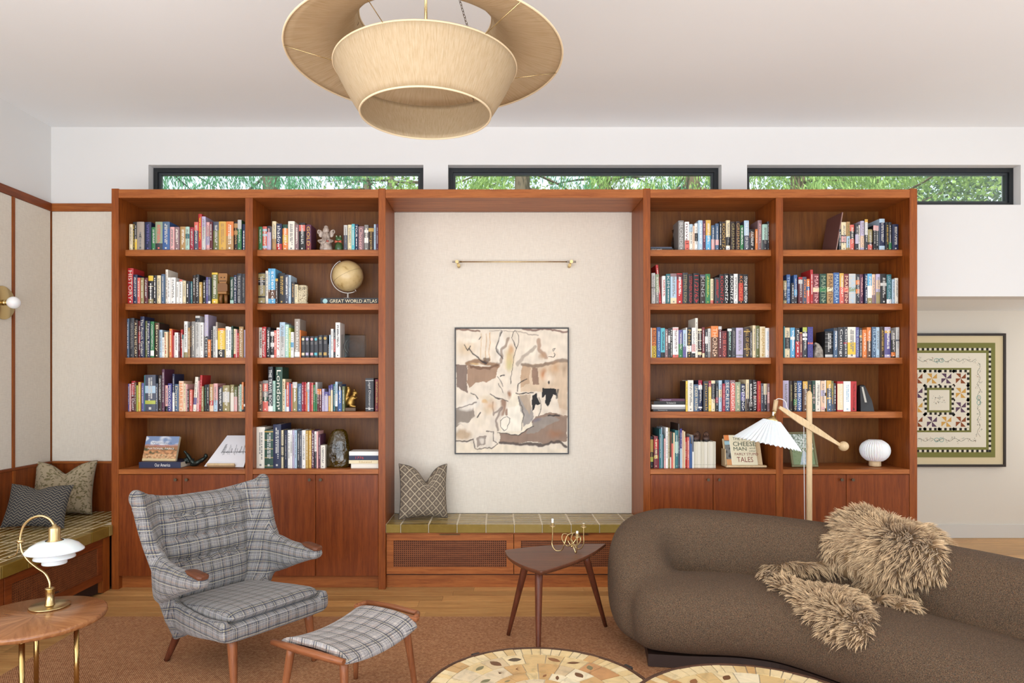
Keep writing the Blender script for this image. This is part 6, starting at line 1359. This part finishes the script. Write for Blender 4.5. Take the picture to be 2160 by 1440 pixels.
# bronze reclining sculpture
BZM = mat('2c332f', .3, .7, 'dark_bronze'); t = thing('bronze_sculpture', 'dark green bronze reclining sculpture between picture book and white drawing', 'sculpture', shelf_pt(408, ZCT, 5.36))
q = MB(); q.tube(spline([(-.075, 0, .125), (-.05, 0, .095), (-.015, 0, .045), (.012, 0, .022), (.045, 0, .038), (.085, 0, .062), (.11, 0, .085)], 5), [.010]*5+[.015]*5+[.020]*5+[.022]*5+[.018]*5+[.014]*5+[.012], 12); q.ball((-.062, 0, .045), (.022, .02, .026), 14, 10); q.tube([(-.06, 0, .04), (-.02, 0, .03), (.01, 0, .015)], .008, 8); q.ball((.1, 0, .088), .016, 10, 8)
q.ball((.0, 0, .012), (.03, .02, .011), 10, 8); me = fuse(q, .0045, 3); me.materials.append(BZM); link('figure', me, t)
# white drawing board on a small ledge
t = thing('drawing_board', 'white board with black ink skyline scribble leaning on a small wooden ledge', 'drawing', Vector(((474-VX)*5.27/F, 5.27, ZCT+.006)), rot=(math.radians(-38), 0, 0))
bw = .155; MB().prism([(-.168, .0), (.145, .0), (.165, .30), (-.055, .30)], 0, .006).v
q = MB(); q.poly([(-.165, 0, .008), (.150, 0, .0), (.160, 0, .30), (-.055, 0, .30)]); q2 = MB(); pts = [(-.165, .008), (.150, .0), (.160, .30), (-.055, .30)]
q2.loft([[(x, y, z) for x, z in pts] for y in (0, .006)], smooth=False); q2.build('board', mat('e9e7ea', .4), t)
q = MB(); r = random.Random(6)
def st_(x0, z0, x1, z1, w): d = math.hypot(x1-x0, z1-z0) or 1; nx_, nz_ = -(z1-z0)/d*w, (x1-x0)/d*w; q.poly([(x0+nx_, -.0008, z0+nz_), (x1+nx_, -.0008, z1+nz_), (x1-nx_, -.0008, z1-nz_), (x0-nx_, -.0008, z0-nz_)])
st_(-.065, .135, .15, .145, .0016); st_(-.06, .142, .12, .138, .001)
for k in range(16): x = -.06+.205*k/15+r.uniform(-.004, .004); h_ = r.choice((.012, .02, .035, .055, .07)); st_(x, .14-r.uniform(.005, .03), x+r.uniform(-.004, .008), .14+h_, r.uniform(.0007, .002))
for k in range(8): st_(-.06+.002*k, .145+.009*k, -.045+.002*k, .150+.009*k, .002)
q.build('ink_drawing', mat('26262a', .6), t); MB().box(-.135, .085, -.035, -.001, -.004, .016, bev=.003).build('ledge', PALEOAK, t)
# leaning mauve folder, top shelf far right bay
Yc = 5.31; t_ = MB(); x0, x1, xt0, xt1, z0, z1 = -.0, .0, 0, 0, 0, 0
bl_ = shelf_pt(1763.5, 2.668, Yc); dx = (1777-1763.5)*Yc/F; hB = 81*Yc/F
q = MB(); q.loft([[(0, 0, 0), (.006, 0, 0), (.006, .24, 0), (0, .24, 0)], [(dx, 0, hB), (dx+.006, 0, hB), (dx+.006, .24, hB), (dx, .24, hB)]], smooth=False)
t = thing('portfolio_folder', 'tall thin mauve folder leaning right against books on the top shelf', 'folder', bl_+Vector((-.004, 0, .0))); q.build('board', mat('6d4a47', .35), t)
MB().loft([[(.0062, -.001, 0), (.0085, -.001, 0), (.0085, .238, 0), (.0062, .238, 0)], [(dx+.0062, -.001, hB*.995), (dx+.0085, -.001, hB*.995), (dx+.0085, .238, hB*.995), (dx+.0062, .238, hB*.995)]], smooth=False).build('edge_lining', mat('dcb9a6', .6), t)
# stone hand bookend
t = NT('rough_grey_stone', .8); v = t.coords('Object'); nn = t.noise(v, 40, 4, .7); t.col(t.ramp(nn, [(.35, rgb('6d645b')), (.65, rgb('b7ada0'))])); t.bump(nn, .8, .006)
q = MB(); 
for i, (a, b, c_) in enumerate(((0, .0, 0), (.012, .02, 0), (.024, .035, 0))): q.tube(spline([(-.03+a*.3, b, .118-a*.3), (-.005+a, b, .105-a*.4), (.022+a, b, .06), (.028+a, b, .0)], 4), [.010]*4+[.013]*4+[.014]*5, 10)
q.loft([se_ring(-.008, .015, z, rx, .028, 16, 3, ax='z') for z, rx in ((0, .026), (.03, .026), (.07, .018), (.10, .01))])
me = fuse(q, .004, 1); me.materials.append(t.m); tag(link('stone_bookend', me, None, shelf_pt(1726, 1.812, 5.34)), 'rough grey stone wing shaped bookend on the third shelf, far right bay', 'bookend')
# metronome
t = thing('metronome', 'black pyramid shaped metronome beside the red book, fourth shelf far right', 'metronome', shelf_pt(1823, 1.383, 5.34)); BKM = mat('222224', .35)
q = MB(); q.loft([[(-.052, -.045, 0), (.056, -.045, 0), (.056, .045, 0), (-.052, .045, 0)], [(-.050, -.04, .05), (.040, -.04, .085), (.040, .04, .085), (-.050, .04, .05)], [(-.045, -.02, .205), (-.006, -.02, .205), (-.006, .02, .205), (-.045, .02, .205)]], smooth=False); q.build('case', BKM, t)
q = MB(); q.loft([[(-.046, -.022, .204), (-.004, -.022, .204), (-.004, .022, .204), (-.046, .022, .204)], [(-.034, -.012, .213), (-.014, -.012, .213), (-.014, .012, .213), (-.034, .012, .213)]], smooth=False); q.build('cap', BKM, t)
MB().loft([[(-.018, -.042, .072), (-.002, -.042, .072), (-.002, -.038, .072), (-.018, -.038, .072)], [(-.036, -.026, .195), (-.022, -.026, .195), (-.022, -.022, .195), (-.036, -.022, .195)]], smooth=False).build('scale_plate', mat('b9b5aa', .5), t)
# paper pamphlets, shoes on top
sb = shelf_pt(1463, ZCT, 5.25); n = 15; W_ = (1510.5-1463.5)*5.25/F; hP = .210; r = random.Random(3)
PW = [mat(h, .8) for h in ('cfc8b4', 'd8d2c0', 'c6c0ae', 'dcd6c6')]
xx = sb.x+.001
for i in range(n):
    w_ = W_/n*r.uniform(.75, 1.25) if i < n-1 else sb.x+W_-xx; w_ = min(w_, sb.x+W_-xx)
    if w_ < .002: break
    hh = hP+r.uniform(-.004, .001); o = MB().box(0, w_-.0006, 0, .16, 0, hh, bev=.0008).box(w_*.25, w_*.7, -.0004, .0002, hh*.12, hh*.12+.004, 1).build('journal', [r.choice(PW), mat('8f897a', .8)], None, (xx, 5.25+r.uniform(-.002, .003), ZCT+.0008))
    tag(o, '%s off-white journal from the left in the block under the baby shoes' % ordn(i), 'journal', 'off-white journals in a block'); xx += w_
SH_ = mat('4a332a', .6); 
for k, (ox, nm) in enumerate(((0, 'left'), (.071, 'right'))):
    t = thing('baby_shoe', ('left brown baby shoe standing on the off-white journals', 'right brown baby shoe standing on the off-white journals')[k], 'shoe', (sb.x+.040+ox*1.05, 5.30, ZCT+hP+.003), math.radians((-28, -18)[k]), 'pair of brown baby shoes')
    q = MB(); q.loft([se_ring(0, y, 0, 0, 0, 8) if 0 else [(rx*math.cos(a), y, max(0, cz_+rz*math.sin(a))) for a in [2*PI*j/16 for j in range(16)]] for y, rx, cz_, rz in ((-.055, .010, .018, .008), (-.05, .020, .018, .014), (-.03, .026, .02, .018), (-.005, .025, .026, .024), (.02, .023, .034, .034), (.045, .022, .036, .036), (.055, .014, .034, .03))]); q.build('upper', SH_, t)
    MB().prism([(.029*math.cos(a)*(1 if math.sin(a) < 0 else .9), .058*math.sin(a)) for a in [2*PI*j/20 for j in range(20)]], 0, .012).build('sole', mat('1c1715', .6), t)
    q = MB()
    for j in range(3): q.tube([(-.016, -.012+.012*j, .047+.006*j), (0, -.016+.012*j, .053+.006*j), (.016, -.012+.012*j, .047+.006*j)], .0016, 6)
    q.tube(spline([(0, -.018, .053), (.015, -.03, .058), (.010, -.04, .045), (0, -.02, .055), (-.014, -.03, .058), (-.01, -.04, .046), (0, -.018, .053)], 4), .0014, 6); q.build('laces', mat('7a5a48', .8), t)
# story book on a wooden easel
Yc = 5.27; e_ = shelf_pt(1571, ZCT+.0055, Yc); t = thing('book_easel', 'pale wooden tabletop easel holding the story book, right of niche', 'easel', e_, rot=(0, 0, 0))
tilt = Matrix.Rotation(math.radians(-20), 4, 'X') @ Matrix.Rotation(0, 4, 'Y')
q = MB(); b = MB(); b.box(-.150, .150, .008, .016, .0, .235, bev=.002); q.add(b, tilt); q.fix = True; q.build('back_board', PALEOAK, t)
MB().box(-.155, .165, -.030, .012, -.0, .016, bev=.004).build('ledge', PALEOAK, t)
q = MB(); b = MB(); b.box(-.15, -.143, .02, .11, 0, .14, bev=.002); q.add(b); q.fix = True; q.build('side_support', PALEOAK, t)
bt = thing('story_book', 'cream story book with green and red lettering standing on the easel', 'book', e_+Vector((-.02, -.007, .0175)), rot=(math.radians(-20), 0, 0)); bw, bh = .245, .245
MB().box(-bw/2, bw/2, .0, .008, 0, bh, bev=.001).build('book_block', mat('ddd3b5', .6), bt)
def sc2(u, v):
    p = Paint(u, v, 'ddd3b4'); m = (u < .17)*1.; p.blend(m, '6f6f6a'); p.blend(m*np.clip(nz(u, v, 6, 3)*2, 0, 1), '2f2d2b'); p.blend(m*np.clip((v > .82)*1., 0, 1), 'd07a3a'); p.blend(m*(v < .2), 'c58a55'); p.blend(m*((v > .68) & (v < .8)), '8fb0b8'); p.blend(((u > .17) & (u < .185))*1., 'e9e4d2'); return p.c
colgrid('cover', sc2, 70, 60, lambda u, v: ((u-.5)*bw, np.full_like(u, -.0002), v*bh), colmat('story_cover', .5), bt)
q = MB()
for tx, cx, zc, w_, h_, m in (('THE STINKY', .06, .88, .72, .10, 0), ('CHEESE', .06, .70, .74, .15, 0), ('MAN', -.10, .535, .42, .12, 0), ('and', .30, .56, .18, .05, 0), ('other', .30, .465, .22, .04, 0), ('FAIRLY STUPID', .09, .36, .76, .085, 1), ('TALES', .02, .18, .52, .17, 1)): addtext(q, tx, (cx*bw+.02, -.001, zc*bh), (1, 0, 0), (0, 0, 1), w_*bw, h_*bh, m)
q.build('title', [mat('22402a', .5), mat('7a2a26', .5)], bt)
# photo frame
Yc = 5.28; f_ = thing('photo_frame', 'green grey framed garden photograph leaning behind the floor lamp post', 'photo frame', shelf_pt(1699, ZCT+.006, Yc), rot=(math.radians(-17), 0, math.radians(2)))
fw_, fh_ = .215, .285; q = MB(); b_ = .018
q.box(-fw_/2, fw_/2, 0, .014, fh_-b_, fh_, bev=.002); q.box(-fw_/2, fw_/2, 0, .014, 0, b_, bev=.002); q.box(-fw_/2, -fw_/2+b_, 0, .014, b_, fh_-b_, bev=.002); q.box(fw_/2-b_, fw_/2, 0, .014, b_, fh_-b_, bev=.002); q.build('frame', mat('6e6a45', .5), f_)
def photo(u, v):
    p = Paint(u, v, '75865f', .75); p.blend((v > .55)*.8, 'aebdb4'); p.blend(np.clip(nz(u, v, 12, 3)*2, 0, 1)*(v > .45), 'dfe6e2'); p.blend(np.clip(nz(u, v, 9, 5)*2, 0, 1)*(v > .4)*.8, '3d5033'); p.polyg([(.3, 0), (.85, 0), (.6, .45), (.5, .45)], 'a9b6bd'); p.blend(np.clip(nz(u, v, 20, 8), 0, 1)*(v < .4)*.5, '4c6b3a'); p.ell(.75, .45, .06, .04, 'b99090'); return p.c
colgrid('photograph', photo, 60, 80, lambda u, v: ((u-.5)*(fw_-2*b_), np.full_like(u, .006), b_+v*(fh_-2*b_)), colmat('photo_print', .25), f_)
q = MB(); q.box(-.02, .02, .014, .018, .02, .2); q.build('strut', mat('3a3628', .6), f_)

# ---------------- trees beyond the clerestory windows ----------------
def tree(x, y, hgt, r0, label, kind, cols, n, seed, dens=1.0):
    zlo, zhi = H+y*.255-.35, H+y*.345+(.7 if kind == 'fir' else .3)
    t = thing('tree', label, 'tree', (x, y, -.3), group=None); r = random.Random(seed); rr = np.random.RandomState(seed)
    bark = mat(cols[2], .9); q = MB(); pts = [(0, 0, 0), (r.uniform(-.1, .1), 0, hgt*.4), (r.uniform(-.2, .2), 0, hgt)]; q.tube(pts, [r0, r0*.75, r0*.2], 9)
    q.build('trunk', bark, t); br = MB()
    for k in range(26):
        z = r.uniform(zlo, 9); a = r.uniform(0, 2*PI); L = r.uniform(.8, 2.2); dz = -.25 if kind == 'fir' else .3
        br.tube([(0, 0, z), (L*.5*math.cos(a), L*.5*math.sin(a), z+dz*L*.4), (L*math.cos(a), L*math.sin(a), z+dz*L)], [.035, .02, .006], 5)
    br.build('branches', bark, t)['kind'] = 'stuff'
    lm = NT('leaves', .7); oi = lm.n('ShaderNodeNewGeometry'); lm.col(lm.ramp(oi.outputs['Random Per Island'], [(0, rgb(cols[0])), (1, rgb(cols[1]))]))
    tr_ = lm.n('ShaderNodeBsdfTranslucent'); tr_.inputs[0].default_value = (*rgb(cols[1]), 1); mx_ = lm.n('ShaderNodeMixShader'); mx_.inputs[0].default_value = .4; lm.l(lm.b.outputs[0], mx_.inputs[1]); lm.l(tr_.outputs[0], mx_.inputs[2]); lm.l(mx_.outputs[0], lm.t.nodes['Material Output'].inputs[0])
    V, Fs = [], []
    ncl = max(1, n//60)
    for c_ in range(ncl):
        z = rr.uniform(zlo, zhi); fr_ = max(.15, 1-(z/hgt)**1.5 if kind == 'fir' else 1-abs(z/hgt-.55)*1.2); a = rr.uniform(0, 2*PI); rad = fr_*dens*2.6*rr.uniform(.25, 1)
        cx, cy = rad*math.cos(a), rad*math.sin(a)
        for k in range(60):
            if kind == 'fir':
                s_ = rr.uniform(0, .7); px = cx+math.cos(a)*s_+rr.normal()*.07; py = cy+math.sin(a)*s_+rr.normal()*.07; pz = z-s_*.55+rr.normal()*.05
                L = rr.uniform(.07, .16); d = np.array([math.cos(a)*.35+rr.normal()*.25, math.sin(a)*.35+rr.normal()*.25, -.9]); wdt = .012
            else:
                px, py, pz = cx+rr.normal()*.22, cy+rr.normal()*.22, z+rr.normal()*.18; L = rr.uniform(.05, .11); d = rr.normal(size=3); wdt = .035
            d = d/np.linalg.norm(d); s2 = np.cross(d, rr.normal(size=3)); s2 = s2/np.linalg.norm(s2)*wdt; p0 = np.array([px, py, pz]); b0 = len(V)
            V += [tuple(p0), tuple(p0+d*L*.5+s2), tuple(p0+d*L), tuple(p0+d*L*.5-s2)]; Fs.append((b0, b0+1, b0+2, b0+3))
    me = bpy.data.meshes.new('foliage'); me.from_pydata(V, [], Fs); me.materials.append(lm.m); o = link('foliage', me, t); o['kind'] = 'stuff'
G1, G2, G3, G4 = ('2e6b46', '6fae80', '5f5548'), ('3f6e2c', 'b6d27e', '6a5c4a'), ('3b5f3e', 'a9c8a0', '6d6458'), ('26452f', '7aa070', '54493d')
TR = [(-6.6, 12.5, 14, .2, 'dark drooping conifer at the left end of the left window', 'fir', G1, 9000, 1), (-4.6, 13.2, 14, .22, 'drooping green conifer left of centre in the left window', 'fir', G1, 6500, 2), (-3.3, 17, 15, .16, 'bare trunked pine in the middle of the left window', 'fir', G3, 1500, 3), (-2.6, 16.5, 15, .12, 'slender grey trunk in the left window, beside the bare pine', 'fir', G3, 1300, 4),
      (-1.5, 15, 12, .12, 'light green broadleaf tree at the right end of the left window', 'leaf', G2, 5000, 5), (.4, 12.5, 13, .2, 'green weeping conifer at the left of the middle window', 'fir', G2, 7500, 6), (2.2, 13.5, 14, .2, 'mid green weeping conifer in the centre of the middle window', 'fir', G1, 5200, 7), (3.7, 12.5, 13, .2, 'bright green weeping conifer at the right of the middle window', 'fir', G2, 7500, 8),
      (5.9, 13, 13, .2, 'pale green weeping conifer at the left of the right window', 'fir', G2, 8500, 9), (7.6, 13.4, 11, .15, 'bright broadleaf tree in the middle of the right window', 'leaf', G2, 7500, 10), (9.4, 18, 12, .15, 'pale hazy tree toward the right of the right window', 'leaf', G3, 3600, 11), (10.8, 13.8, 12, .2, 'dark leaved tree at the right end of the right window', 'leaf', G4, 9000, 12)]
for a in TR: tree(*a)
struct(MB().box(-40, 60, 6.2, 60, -.5, -.3).build('lawn', mat('56663a', .95)))
